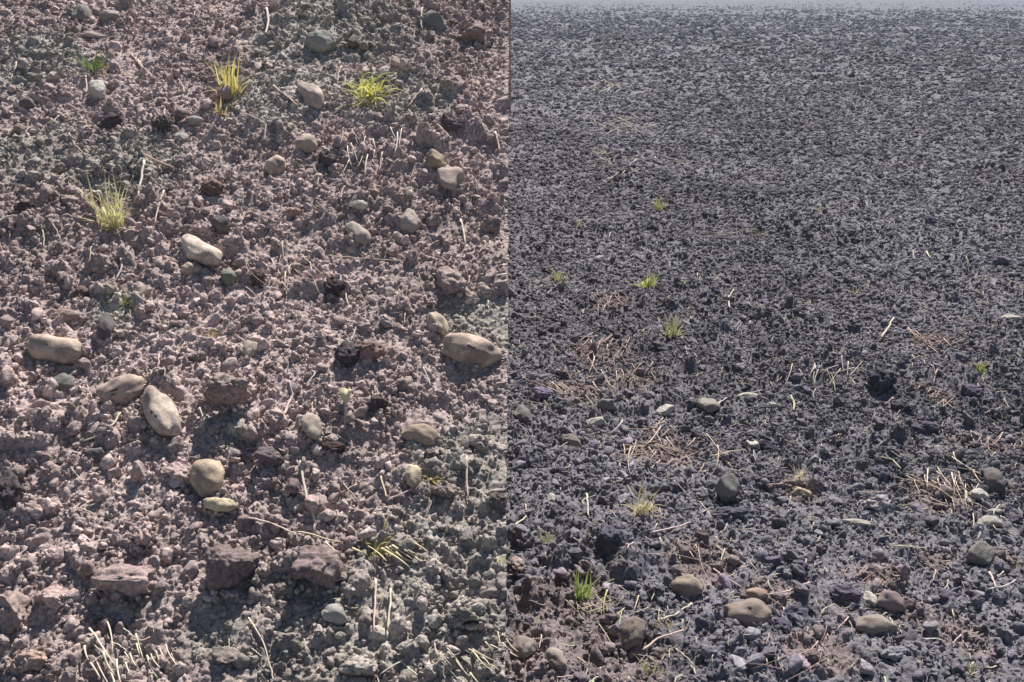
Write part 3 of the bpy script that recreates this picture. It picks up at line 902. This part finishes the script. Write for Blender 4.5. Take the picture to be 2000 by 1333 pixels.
def straw(pix, side, label, group=None, wid=4.0, c=(0.62, 0.52, 0.38), lift=0.004, seed=0):
    """one stalk through a list of picture points"""
    r = random.Random(seed + int(pix[0][0] * 13 + pix[0][1]))
    nn = EN if side == 'L' else Vector((0, 0, 1))
    # subdivide
    dense = []
    for a, b in zip(pix[:-1], pix[1:]):
        for k in range(4):
            dense.append((a[0] + (b[0] - a[0]) * k / 4, a[1] + (b[1] - a[1]) * k / 4))
    dense.append(pix[-1])
    pts, s = [], 1
    for i, (x, y) in enumerate(dense):
        pt, s = hit(x + r.uniform(-1, 1), y + r.uniform(-1, 1), side, 0.008)
        g = float(np.max(ground_at(side, pt)[:5]))
        pts.append((pt, g))
    gs = [q[1] for q in pts]
    sm = [max(gs[max(0, i - 1):i + 2]) for i in range(len(gs))]
    for _ in range(3):
        sm = [sum(sm[max(0, i - 2):i + 3]) / len(sm[max(0, i - 2):i + 3]) for i in range(len(sm))]
    P_ = [q[0] + nn * (sm[i] - 0.008 + lift) for i, q in enumerate(pts)]
    o0 = P_[len(P_) // 2].copy()
    me = stalk_mesh('straw_stalk', [q - o0 for q in P_], wid * 0.5 / s, wid * 0.32 / s, M_STRAW)
    o = obj('straw_stalk', me)
    o.location = o0
    o.color = (*[v * r.uniform(0.85, 1.1) for v in c], 1)
    tag(o, label, 'straw', group)
    return o


YG1, YG2 = (0.82, 0.74, 0.26), (0.42, 0.50, 0.08)
PG1, PG2 = (0.80, 0.75, 0.48), (0.66, 0.64, 0.28)
DG1, DG2 = (0.16, 0.24, 0.07), (0.26, 0.34, 0.12)
tuft(452, 185, 95, 105, 'L', 26, YG1, (0.70, 0.62, 0.25), 'tall yellow-green grass tuft left of the slim pinkish potato', wid=6, seed=1)
tuft(722, 190, 125, 60, 'L', 46, (0.86, 0.80, 0.26), (0.66, 0.68, 0.18), 'round bright yellow-green grass tuft at the upper right of the slope', wid=6, seed=2, droop=0.9)
tuft(222, 440, 110, 125, 'L', 34, PG1, PG2, 'pale spiky grass tuft on the left of the slope', wid=6, seed=3, droop=0.3)
tuft(184, 140, 80, 50, 'L', 44, DG1, DG2, 'dark green fuzzy tuft above the whitish egg-shaped stone', wid=4.5, seed=4)
tuft(738, 1072, 100, 50, 'L', 22, (0.60, 0.55, 0.16), (0.70, 0.62, 0.36), 'yellowish withered tuft low on the slope', wid=6.5, seed=5, droop=1.0)
tuft(975, 1100, 40, 40, 'L', 14, YG2, PG1, 'small yellowish tuft at the right edge low on the slope', wid=4, seed=6)
tuft(250, 590, 75, 22, 'L', 40, (0.20, 0.24, 0.10), (0.30, 0.32, 0.16), 'flat dull green moss-like sprig left of the pebble in mid slope', wid=4, seed=7, droop=1.0)
tuft(412, 665, 70, 30, 'L', 22, (0.50, 0.42, 0.14), (0.55, 0.48, 0.25), 'low yellow-brown sprig left of the small pale pinkish potato', wid=3.5, seed=8, droop=1.0)
tuft(835, 935, 70, 22, 'L', 30, (0.55, 0.46, 0.12), (0.48, 0.40, 0.16), 'yellow moss beside the small upright yellow potato', wid=4, seed=9, droop=1.0)
tuft(432, 225, 40, 60, 'L', 10, (0.66, 0.55, 0.28), (0.55, 0.45, 0.18), 'dry yellow stem base under the tall yellow-green tuft', wid=5, seed=10)
tuft(1286, 412, 44, 44, 'R', 24, (0.42, 0.46, 0.16), (0.55, 0.55, 0.30), 'small green tuft farthest back of the four on the left of the field', wid=4, seed=11)
tuft(1130, 442, 36, 28, 'R', 14, (0.38, 0.38, 0.18), (0.45, 0.44, 0.25), 'faint olive tuft left of the farthest green one', wid=3.5, seed=12)
tuft(1090, 552, 56, 44, 'R', 26, (0.55, 0.52, 0.32), (0.38, 0.40, 0.18), 'pale dry-tipped tuft at the left of mid field', wid=3.5, seed=13, droop=0.3)
tuft(1264, 562, 58, 42, 'R', 34, (0.50, 0.56, 0.14), (0.40, 0.46, 0.14), 'bright green tuft in the left of mid field', wid=4.5, seed=14)
tuft(1312, 660, 62, 68, 'R', 34, (0.46, 0.50, 0.16), (0.55, 0.54, 0.34), 'taller green tuft below the bright one', wid=4.5, seed=15, droop=0.35)
tuft(1600, 412, 42, 26, 'R', 16, (0.40, 0.42, 0.22), (0.46, 0.44, 0.28), 'faint pale green tuft in the far middle of the field', wid=3.5, seed=16)
tuft(1200, 170, 44, 12, 'R', 14, (0.46, 0.45, 0.32), (0.5, 0.48, 0.36), 'faint pale tuft near the horizon', wid=3, seed=17)
tuft(1192, 142, 50, 12, 'R', 14, (0.46, 0.45, 0.34), (0.5, 0.48, 0.38), 'faintest pale tuft just under the horizon', wid=3, seed=31)
tuft(1216, 238, 60, 18, 'R', 18, (0.40, 0.40, 0.24), (0.48, 0.46, 0.34), 'faint olive tuft between the horizon and the farthest green tuft', wid=3, seed=32)
tuft(1180, 300, 50, 16, 'R', 14, (0.42, 0.41, 0.28), (0.5, 0.48, 0.38), 'thin pale tuft far back near the left of the field', wid=3, seed=33)
tuft(1670, 572, 40, 20, 'R', 14, (0.36, 0.40, 0.14), (0.42, 0.42, 0.2), 'low olive tuft in the middle right of the field', wid=3.5, seed=18)
tuft(1915, 728, 46, 32, 'R', 18, (0.55, 0.58, 0.25), (0.48, 0.52, 0.2), 'yellow-green sprout near the right border of the field', wid=6, seed=19, droop=0.9)
tuft(1135, 1168, 56, 78, 'R', 30, (0.34, 0.44, 0.12), (0.46, 0.52, 0.20), 'bright green grass tuft at the lower left of the field', wid=7, seed=20, droop=0.35)
tuft(1068, 1062, 60, 46, 'R', 20, (0.30, 0.36, 0.12), (0.34, 0.36, 0.18), 'thin dull green tuft above the bright green one', wid=4, seed=21)
tuft(1300, 1228, 46, 30, 'R', 14, (0.48, 0.44, 0.14), (0.5, 0.44, 0.25), 'yellowish sprig right of the brown angular stone', wid=4, seed=22)
tuft(1450, 752, 34, 20, 'R', 12, (0.55, 0.56, 0.2), (0.5, 0.5, 0.25), 'yellow sprig above the flat pale stone in mid field', wid=4, seed=23)
tuft(1270, 1318, 60, 50, 'R', 18, (0.45, 0.48, 0.16), (0.55, 0.5, 0.3), 'grass tuft at the bottom edge of the field', wid=5, seed=24)
tuft(1890, 1312, 50, 40, 'R', 16, (0.32, 0.36, 0.14), (0.42, 0.42, 0.26), 'thin tuft at the bottom right of the field', wid=3.5, seed=25)
tuft(1258, 1000, 100, 85, 'R', 26, (0.66, 0.58, 0.36), (0.52, 0.46, 0.24), 'dry straw-coloured tuft below the orange straw heap', wid=5, seed=26, droop=0.5)
tuft(1560, 942, 70, 62, 'R', 22, (0.70, 0.62, 0.48), (0.6, 0.5, 0.36), 'pale dry tuft standing over two cream potato pieces', wid=5, seed=27, droop=0.3)
tuft(1985, 1110, 36, 26, 'R', 10, (0.36, 0.38, 0.16), (0.4, 0.36, 0.2), 'faint green sprig at the right border of the field', wid=3.5, seed=28)

O1, O2 = (0.55, 0.40, 0.32), (0.70, 0.57, 0.45)
R1_, R2_ = (0.48, 0.33, 0.30), (0.62, 0.48, 0.42)
S1, S2 = (0.74, 0.63, 0.50), (0.62, 0.50, 0.38)
heap(1288, 872, 125, 75, 'R', 34, O1, O2, 'orange straw heap in the left middle of the field', wid=4.5, seed=1)
heap(1172, 695, 85, 60, 'R', 20, R1_, R2_, 'reddish straw left of the lowest mid-field green tuft', wid=4, seed=2)
heap(1105, 760, 120, 70, 'R', 22, R1_, S1, 'reddish straw streak near the left border of the field', wid=4, seed=3, ang=35, spread=30)
heap(1240, 728, 90, 60, 'R', 14, R1_, R2_, 'sparse reddish straw between the straw streak and the pebbles', wid=3, seed=4)
heap(1815, 658, 80, 50, 'R', 22, (0.66, 0.46, 0.36), R1_, 'pink-orange straw on the right of mid field', wid=4.5, seed=5, ang=20, spread=40)
heap(1842, 955, 130, 85, 'R', 40, S1, O2, 'large straw-coloured heap at the right of the field', wid=5, seed=6, ang=50, spread=45)
heap(1372, 1078, 110, 90, 'R', 14, S1, S2, 'loose straws scattered above the dark tan potato', wid=4.5, seed=7, lift=0.03, ang=50, spread=40)
heap(1180, 1190, 110, 60, 'R', 28, S2, (0.6, 0.56, 0.3), 'dry grass lying under the bright green tuft', wid=4, seed=8)
heap(1825, 772, 60, 40, 'R', 14, R1_, R2_, 'red straw left of the purple-grey clod', wid=3.5, seed=9)
heap(1620, 740, 110, 34, 'R', 16, (0.55, 0.52, 0.42), S1, 'pale straw in the middle of the field left of the dark blue clod', wid=3.5, seed=10)
heap(1945, 862, 60, 36, 'R', 12, R1_, R2_, 'red straw at the right border of the field', wid=3.5, seed=11)
heap(1425, 456, 110, 22, 'R', 14, (0.5, 0.5, 0.38), S1, 'long pale straws lying far back in the field', wid=3.2, seed=12, ang=0, spread=20)
heap(1710, 1130, 90, 40, 'R', 14, R1_, (0.4, 0.24, 0.2), 'red straw above the purple-brown potato', wid=3.2, seed=13)
heap(1198, 165, 90, 16, 'R', 16, (0.60, 0.57, 0.48), S1, 'pale litter nearest the horizon left of the field centre', wid=3, seed=31, ang=0, spread=60)
heap(1212, 245, 110, 24, 'R', 18, (0.60, 0.57, 0.48), S1, 'pale litter midway between the horizon and the farthest green tuft', wid=3, seed=32, ang=0, spread=60)
heap(1240, 330, 120, 34, 'R', 18, (0.60, 0.57, 0.48), S1, 'pale litter just behind the farthest green tuft', wid=3, seed=33, ang=0, spread=60)
heap(1190, 590, 60, 30, 'R', 14, R1_, R2_, 'reddish straw left of the taller green tuft', wid=3.2, seed=14)
heap(1560, 1290, 130, 60, 'R', 16, R1_, (0.45, 0.3, 0.25), 'reddish straw near the bottom middle of the field', wid=3.2, seed=15)
heap(1300, 1250, 60, 80, 'R', 10, S2, (0.45, 0.36, 0.22), 'dry stems right of the brown angular stone', wid=3.5, seed=16)
heap(248, 1296, 150, 70, 'L', 18, (0.74, 0.66, 0.50), S1, 'thick pale straw bunch at the bottom edge of the slope', wid=8, seed=17, ang=70, spread=12, lift=0.02)
heap(940, 1310, 130, 60, 'L', 14, S1, (0.7, 0.64, 0.44), 'pale straw bunch in the bottom right corner of the slope', wid=7, seed=18, ang=45, spread=14, lift=0.02)
heap(716, 300, 90, 70, 'L', 14, (0.70, 0.62, 0.55), S1, 'forked dry white straws below the round yellow-green tuft', wid=5, seed=19, ang=85, spread=35, lift=0.03)
heap(555, 545, 110, 80, 'L', 20, S1, S2, 'loose straw litter left of the dark square clod', wid=4, seed=20, ang=60, spread=50)
heap(780, 1085, 120, 30, 'L', 10, (0.72, 0.62, 0.34), S1, 'dry leaves trailing from the yellowish withered tuft', wid=12, seed=21, ang=38, spread=10)
heap(775, 600, 60, 50, 'L', 8, (0.7, 0.62, 0.55), S1, 'small cluster of white straw bits above the big dark brown clod', wid=4, seed=22)

one = [
    ([(280, 308), (312, 320), (346, 334)], 'L', 'straight straw high on the slope left of the tall tuft', 5),
    ([(535, 175), (560, 195), (585, 216)], 'L', 'straw left of the slim pinkish potato', 4.5),
    ([(588, 905), (593, 945), (602, 985), (618, 1022)], 'L', 'long bent white stem running down mid slope', 6),
    ([(462, 1028), (490, 1018), (530, 1028), (576, 1046)], 'L', 'curved straw above the biggest clod', 6),
    ([(582, 1042), (620, 1048), (666, 1056)], 'L', 'straw lying over the big rounded clod', 5),
    ([(744, 932), (750, 955), (758, 982)], 'L', 'short straw, left arm of the V beside the yellow potato', 4),
    ([(756, 980), (780, 970), (806, 962)], 'L', 'short straw, lower arm of the V beside the yellow potato', 4.5),
    ([(912, 898), (911, 935), (915, 975)], 'L', 'upright white straw near the right of the slope', 4.5),
    ([(556, 822), (566, 798), (580, 770)], 'L', 'slanted white straw left of the pale tan potato', 6),
    ([(734, 1128), (733, 1180), (730, 1242)], 'L', 'long vertical straw below the withered tuft', 4.5),
    ([(764, 1150), (762, 1190), (758, 1238)], 'L', 'vertical straw beside the long one below the withered tuft', 4.5),
    ([(166, 866), (200, 858), (226, 840), (238, 812)], 'L', 'crooked straw under the cracked potato', 4.5),
    ([(219, 945), (226, 915), (232, 888)], 'L', 'short white straw right of the blue-black rounded stone', 4.5),
    ([(288, 330), (282, 362), (274, 402)], 'L', 'white straw standing right of the pale spiky grass', 5),
    ([(322, 378), (312, 408), (302, 444)], 'L', 'thin straw right of the pale spiky grass', 4),
    ([(240, 514), (240, 530), (228, 552)], 'L', 'small white straw below the pale spiky grass', 4.5),
    ([(488, 1212), (512, 1250), (528, 1300), (534, 1332)], 'L', 'thin straw running off the bottom edge in the middle', 3.5),
    ([(786, 1296), (765, 1308), (744, 1322)], 'L', 'straw at the bottom edge, left arm of an inverted V', 4),
    ([(786, 1296), (800, 1308), (816, 1322)], 'L', 'straw at the bottom edge, right arm of an inverted V', 4),
    ([(522, 20), (526, 45), (518, 82)], 'L', 'whitish bent stem at the top of the slope', 5),
    ([(0, 446), (22, 440), (48, 444)], 'L', 'whitish flat straw at the left edge of the slope', 8),
    ([(900, 420), (906, 445), (908, 470)], 'L', 'short straw near the right edge above the broad crumbly clod', 4),
    ([(855, 255), (870, 270), (884, 284)], 'L', 'thin straw below the bluish dark clod', 3.5),
    ([(968, 270), (972, 282), (976, 296)], 'L', 'short white straw at the right edge high on the slope', 4.5),
    ([(472, 235), (490, 240), (510, 250)], 'L', 'thin straw left of the round pinkish potato', 4),
    ([(640, 495), (720, 503), (790, 508)], 'L', 'long thin straw below the wedge-shaped stone', 3),
    ([(630, 730), (615, 745), (600, 765)], 'L', 'thin straw below the big dark brown clod', 4),
    ([(1290, 1203), (1320, 1194), (1352, 1172)], 'R', 'straw below the dark tan potato', 4.5),
    ([(1256, 1262), (1285, 1243), (1336, 1231)], 'R', 'straw right of the brown angular stone', 5),
    ([(1500, 1166), (1540, 1155), (1582, 1138)], 'R', 'orange straw right of the heart-shaped potato', 4.5),
    ([(1806, 1238), (1830, 1236), (1850, 1240)], 'R', 'short white straw right of the oval potato', 4.5),
    ([(1932, 1124), (1938, 1140), (1944, 1156)], 'R', 'short white straw below the grey upright stone', 4.5),
    ([(1930, 1156), (1960, 1150), (1984, 1134)], 'R', 'thin straw near the right border below the grey upright stone', 3.5),
    ([(1395, 1104), (1420, 1124), (1448, 1146)], 'R', 'thin dark straw right of the dark tan potato', 3.5),
    ([(1270, 1225 - 180), (1310, 1030), (1350, 1012)], 'R', 'straw above the dark tan potato near the dry tuft', 4),
    ([(1745, 1060), (1775, 1060), (1810, 1062)], 'R', 'pale straw below the thin flat pale stone', 4),
    ([(1720, 890), (1745, 896), (1760, 912)], 'R', 'bent pale straw left of the large straw heap', 4),
    ([(1390, 880), (1420, 872), (1455, 868)], 'R', 'thin straw left of the bright white pebble', 3.5),
    ([(1400, 785), (1412, 778), (1424, 770)], 'R', 'short straw beside the cone-shaped grey stone', 4.5),
    ([(1425, 600), (1424, 580), (1434, 565)], 'R', 'bent straw far back right of the green tufts', 3.5),
    ([(1545, 765), (1552, 775), (1552, 790)], 'R', 'hooked white straw below the pale straw', 4),
    ([(1722, 660), (1735, 640), (1745, 620)], 'R', 'upright pale straw left of the pink-orange straw', 4),
    ([(1810, 495), (1816, 505), (1826, 506)], 'R', 'small white forked straw far back on the right', 3.5),
    ([(1500, 945), (1530, 943), (1548, 946)], 'R', 'short straw left of the pale dry tuft', 3.5),
    ([(1005, 1028), (1018, 1018), (1028, 1008)], 'R', 'straw at the left border of the field', 4),
    ([(1146, 962), (1148, 985), (1150, 1005)], 'R', 'short upright white straw left of the dry tuft', 4),
]
for pix, side, label, wd in one:
    straw(pix, side, label, wid=wd * 1.15, c=(0.74, 0.63, 0.53) if side == 'L' else (0.64, 0.55, 0.45))
for k in range(98):
    px, py = rr.uniform(5, 975), rr.uniform(5, 1325)
    a = rr.uniform(0, math.pi); ln = rr.uniform(14, 42)
    x2, y2 = px + math.cos(a) * ln, py + math.sin(a) * ln
    if x2 > 978: continue
    straw([(px, py), ((px + x2) / 2 + rr.uniform(-4, 4), (py + y2) / 2 + rr.uniform(-4, 4)), (x2, y2)], 'L', 'short bit of dry straw among others on the slope', group='straw bits on the slope', wid=rr.uniform(2.4, 4.0), c=(0.68, 0.57, 0.48), seed=k)
for k in range(150):
    py = 1330 - 1050 * rr.random() ** 1.2
    px = rr.uniform(1008, 1990)
    q = py / 1250
    a = rr.uniform(0, math.pi); ln = rr.uniform(18, 60) * q
    x2, y2 = px + math.cos(a) * ln, py + math.sin(a) * ln * 0.7
    straw([(px, py), ((px + x2) / 2 + rr.uniform(-5, 5) * q, (py + y2) / 2 + rr.uniform(-5, 5) * q), (x2, y2)], 'R', 'short bit of dry straw among others on the flat field', group='straw bits on the flat field', wid=rr.uniform(2.4, 4.2) * max(0.5, q), c=(0.58, 0.50, 0.42), seed=k + 500)

# pale wilted leaf on its stem
lp, ls, lax, lay, ln_, _ = frame_at(676, 790, 'L', 0, 0.012)
leaf = obj('wilted_leaf', None); leaf.location = lp; leaf.empty_display_size = 0.02
tag(leaf, 'pale yellow-green wilted leaf on a white stem in mid slope', 'leaf')
V, Fc = [], []
for i in range(9):
    f = i / 8
    wd = (0.017 if i % 2 else 0.012) * math.sin(math.pi * (0.12 + 0.86 * f)) ** 0.7
    c0 = lay * (0.028 - 0.045 * f * -1 - 0.03) + ln_ * (0.018 * math.sin(f * 3.0))
    for j in range(5):
        g = (j - 2) / 2
        V.append((c0 + lax * wd * g + ln_ * (0.010 * abs(g) + 0.004 * math.sin(9 * f + 5 * g)))[:])
for i in range(8):
    for j in range(4):
        a = i * 5 + j
        Fc.append((a, a + 1, a + 6, a + 5))
lb = obj('leaf_blade', finish('leaf_blade', V, Fc, M_GRASS), None, leaf)
lb.color = (0.70, 0.66, 0.46, 1)
pts = []
for k in range(7):
    x, y = 680 - 4 * k / 6, 796 + 54 * k / 6
    pt, _ = hit(x, y, 'L', 0)
    pts.append(pt + EN * (float(np.max(ground_at('L', pt))) + 0.004) - lp)
st = obj('stem', stalk_mesh('stem', pts, 0.003, 0.0022, M_STRAW), None, leaf)
st.color = (0.74, 0.68, 0.58, 1)

# ------------------------------------------------------------------ countless crumbs of soil (geometry-node instances of a few crumb shapes)
def crumb_collection(name, m, seed):
    c = bpy.data.collections.new(name)
    for k in range(12):
        A, Fc = lump_verts('clod', 3 if k < 6 else 2, seed + k)
        me = finish('crumb', A, Fc, m, smooth=(k % 2 == 0))
        c.objects.link(bpy.data.objects.new('crumb', me))
    return c


def scatter(name, label, pts, scl, rot, coll, m):
    me = bpy.data.meshes.new(name)
    n = len(pts)
    me.vertices.add(n)
    me.vertices.foreach_set('co', pts.astype(np.float32).ravel())
    for nm, typ, arr, key in (('scl', 'FLOAT_VECTOR', scl, 'vector'), ('rot', 'FLOAT_VECTOR', rot, 'vector'), ('idx', 'INT', rng.integers(0, 12, n), 'value')):
        at = me.attributes.new(nm, typ, 'POINT')
        at.data.foreach_set(key, arr.astype(np.int32 if typ == 'INT' else np.float32).ravel())
    me.materials.append(m)
    o = obj(name, me)
    tag(o, label, 'soil', kind='stuff')
    g = bpy.data.node_groups.new(name, 'GeometryNodeTree')
    g.interface.new_socket('Geometry', in_out='INPUT', socket_type='NodeSocketGeometry')
    g.interface.new_socket('Geometry', in_out='OUTPUT', socket_type='NodeSocketGeometry')
    gi = g.nodes.new('NodeGroupInput'); go = g.nodes.new('NodeGroupOutput')
    ci = g.nodes.new('GeometryNodeCollectionInfo')
    ci.inputs['Collection'].default_value = coll
    ci.inputs['Separate Children'].default_value = True
    ci.inputs['Reset Children'].default_value = True
    ip = g.nodes.new('GeometryNodeInstanceOnPoints')
    ip.inputs['Pick Instance'].default_value = True

    def attr(nm, typ):
        a = g.nodes.new('GeometryNodeInputNamedAttribute'); a.data_type = typ
        a.inputs['Name'].default_value = nm
        return a.outputs['Attribute']
    e2r = g.nodes.new('FunctionNodeEulerToRotation')
    g.links.new(attr('rot', 'FLOAT_VECTOR'), e2r.inputs[0])
    g.links.new(gi.outputs[0], ip.inputs['Points'])
    g.links.new(ci.outputs[0], ip.inputs['Instance'])
    g.links.new(attr('idx', 'INT'), ip.inputs['Instance Index'])
    g.links.new(e2r.outputs[0], ip.inputs['Rotation'])
    g.links.new(attr('scl', 'FLOAT_VECTOR'), ip.inputs['Scale'])
    g.links.new(ip.outputs[0], go.inputs[0])
    md = o.modifiers.new('scatter', 'NODES')
    md.node_group = g
    return o


def sizes(n, lo, hi, pw=2.3):
    r = lo + (hi - lo) * rng.random(n) ** (pw * 1.3)
    return r[:, None] * np.stack([rng.uniform(0.7, 1.5, n), rng.uniform(0.7, 1.2, n), rng.uniform(0.45, 0.9, n)], -1)


CB = crumb_collection('bank_crumbs', M_BANK, 2000)
CF = crumb_collection('field_crumbs', M_FIELD, 3000)
# on the bank
bx, bs, bsz = [], [], []
for n, lo, hi in ((66000, 0.0024, 0.0075), (15000, 0.006, 0.014), (2600, 0.011, 0.022)):
    s = 0.05 + 3.7 * rng.random(n) ** 0.85
    y_ = TOE.y + s * math.cos(SLOPE); z_ = s * math.sin(SLOPE)
    d_ = y_ * math.cos(PITCH) - (z_ - CAM_H) * math.sin(PITCH)
    x = -0.016 - hi - (0.56 * d_ + 0.40) * rng.random(n)
    # crumbs gather in drifts
    keep = vnoise(x * 9, s * 9, 401) + vnoise(x * 25, s * 25, 402) * 0.7 + rng.uniform(-0.45, 0.75, n) > -0.08
    sz = sizes(n, lo, hi)
    bx.append(x[keep]); bs.append(s[keep]); bsz.append(sz[keep])
bx = np.concatenate(bx); bs = np.concatenate(bs); bsz = np.concatenate(bsz)
hb = bank_h(bx, bs) + bsz[:, 2] * 0.25
pts = np.stack([bx, TOE.y + bs * ES.y + hb * EN.y, bs * ES.z + hb * EN.z], -1)
ba = np.array(banked['L']); ba = ba[ba[:, 0] < -0.03]
pts = np.concatenate([pts, ba[:, :3]]); bsz = np.concatenate([bsz, ba[:, 3:4] * np.array([[1.1, 0.95, 0.8]])])
scatter('bank_soil_crumbs', 'countless small crumbs of brown soil covering the slope', pts, bsz, rng.uniform(-3.14, 3.14, (len(pts), 3)), CB, M_BANK)
# on the field
fx, fy, fs = [], [], []
for n, y0, y1, lo, hi in ((125000, 1.2, 3.6, 0.0026, 0.0085), (55000, 2.4, 11.0, 0.005, 0.013), (15000, 1.2, 12.0, 0.009, 0.024)):
    y = np.sqrt(y0 * y0 + (y1 * y1 - y0 * y0) * rng.random(n)) if y1 < 4 else y0 + (y1 - y0) * rng.random(n) ** 1.25
    x = -0.07 * y - 0.25 + (0.75 * y + 1.35) * rng.random(n)
    keep = vnoise(x * 8, y * 8, 501) + vnoise(x * 22, y * 22, 502) * 0.7 + rng.uniform(-0.5, 0.75, n) > -0.1
    fx.append(x[keep]); fy.append(y[keep]); fs.append(sizes(n, lo, hi)[keep])
# farther off: the larger clods that still show, thinning out evenly with distance
n = 190000
y = 1.0 / (1 / 700.0 + (1 / 3.6 - 1 / 700.0) * rng.random(n) ** 1.12)
x = -0.07 * y - 0.25 + (0.75 * y + 1.35) * rng.random(n)
fx.append(x); fy.append(y)
fs.append(sizes(n, 0.9, 4.2, 2.0) * (np.minimum(y, 60) / F * 1.2)[:, None] * np.array([[1.25, 1.25, 0.80]]))
n_far = n
fx = np.concatenate(fx); fy = np.concatenate(fy); fs = np.concatenate(fs)
fz = field_h(fx, fy) + fs[:, 2] * 0.22
frot = rng.uniform(-3.14, 3.14, (len(fx), 3))
frot[-n_far:, :2] *= 0.3
fa = np.array(banked['R'])
scatter('field_soil_crumbs', 'countless small crumbs of dark soil covering the flat field', np.concatenate([np.stack([fx, fy, fz], -1), fa[:, :3]]), np.concatenate([fs, fa[:, 3:4] * np.array([[1.1, 0.95, 0.8]])]), np.concatenate([frot, rng.uniform(-3.14, 3.14, (len(fa), 3))]), CF, M_FIELD)

# ------------------------------------------------------------------ chaff: countless tiny broken bits of straw and root
def chaff_collection(name):
    c = bpy.data.collections.new(name)
    r = random.Random(3)
    for k in range(12):
        pts = [Vector((f, 0.16 * r.uniform(-1, 1), 0.12 * r.uniform(-1, 1))) for f in (-1, -0.4, 0.25, 1)]
        me = stalk_mesh('chaff', pts, r.uniform(0.05, 0.10), r.uniform(0.04, 0.07), M_CHAFF, 4)
        o = bpy.data.objects.new('chaff', me)
        b = r.uniform(0.22, 0.42)
        o.color = (b, b * 0.84, b * 0.64, 1)
        c.objects.link(o)
    return c


CC = chaff_collection('chaff_bits')
n = 4200
s = 0.05 + 3.6 * rng.random(n)
d_ = (TOE.y + s * math.cos(SLOPE)) * math.cos(PITCH) - (s * math.sin(SLOPE) - CAM_H) * math.sin(PITCH)
x = -0.03 - (0.56 * d_ + 0.3) * rng.random(n)
hb = bank_h(x, s) + 0.003
rot = np.stack([rng.uniform(-0.5, 0.5, n) + 0.4, rng.uniform(-0.6, 0.6, n), rng.uniform(-3.14, 3.14, n)], -1)
L = (0.004 + 0.014 * rng.random(n) ** 2.2)[:, None] * np.ones((1, 3))
scatter('bank_chaff', 'countless tiny bits of dry straw strewn over the slope', np.stack([x, TOE.y + s * ES.y + hb * EN.y, s * ES.z + hb * EN.z], -1), L, rot, CC, M_STRAW)
n = 13000
y = np.concatenate([np.sqrt(1.4 + 20 * rng.random(n // 2)), np.sqrt(16 + 240 * rng.random(n - n // 2))])
x = -0.1 + (0.6 * y + 0.3) * rng.random(n)
rot = np.stack([rng.uniform(-0.4, 0.4, n), rng.uniform(-0.5, 0.5, n), rng.uniform(-3.14, 3.14, n)], -1)
L = (0.005 + 0.016 * rng.random(n) ** 2.2 + 0.0011 * y)[:, None] * np.ones((1, 3))
scatter('field_chaff', 'countless tiny bits of dry straw strewn over the flat field', np.stack([x, y, field_h(x, y) + 0.004], -1), L, rot, CC, M_STRAW)

# ------------------------------------------------------------------ the air over the field
hz = bpy.data.meshes.new('haze')
xs, y0, y1, z0, z1 = 3900, -30, 2100, -1.4, 3.4
hz.from_pydata([(-xs, y0, z0), (xs, y0, z0), (xs, y1, z0), (-xs, y1, z0), (-xs, y0, z1), (xs, y0, z1), (xs, y1, z1), (-xs, y1, z1)], [],
               [(3, 2, 1, 0), (4, 5, 6, 7), (0, 1, 5, 4), (1, 2, 6, 5), (2, 3, 7, 6), (3, 0, 4, 7)])
hm = bpy.data.materials.new('haze_air')
hm.use_nodes = True
ht = hm.node_tree
ht.nodes.clear()
ho = ht.nodes.new('ShaderNodeOutputMaterial')
hv = ht.nodes.new('ShaderNodeVolumePrincipled')
hv.inputs['Color'].default_value = (0.60, 0.65, 0.74, 1)
hv.inputs['Density'].default_value = 0.0026
ht.links.new(hv.outputs[0], ho.inputs['Volume'])
hz.materials.append(hm)
haze = obj('haze', hz)
tag(haze, 'thin bluish haze lying over the far field', 'haze', kind='stuff')
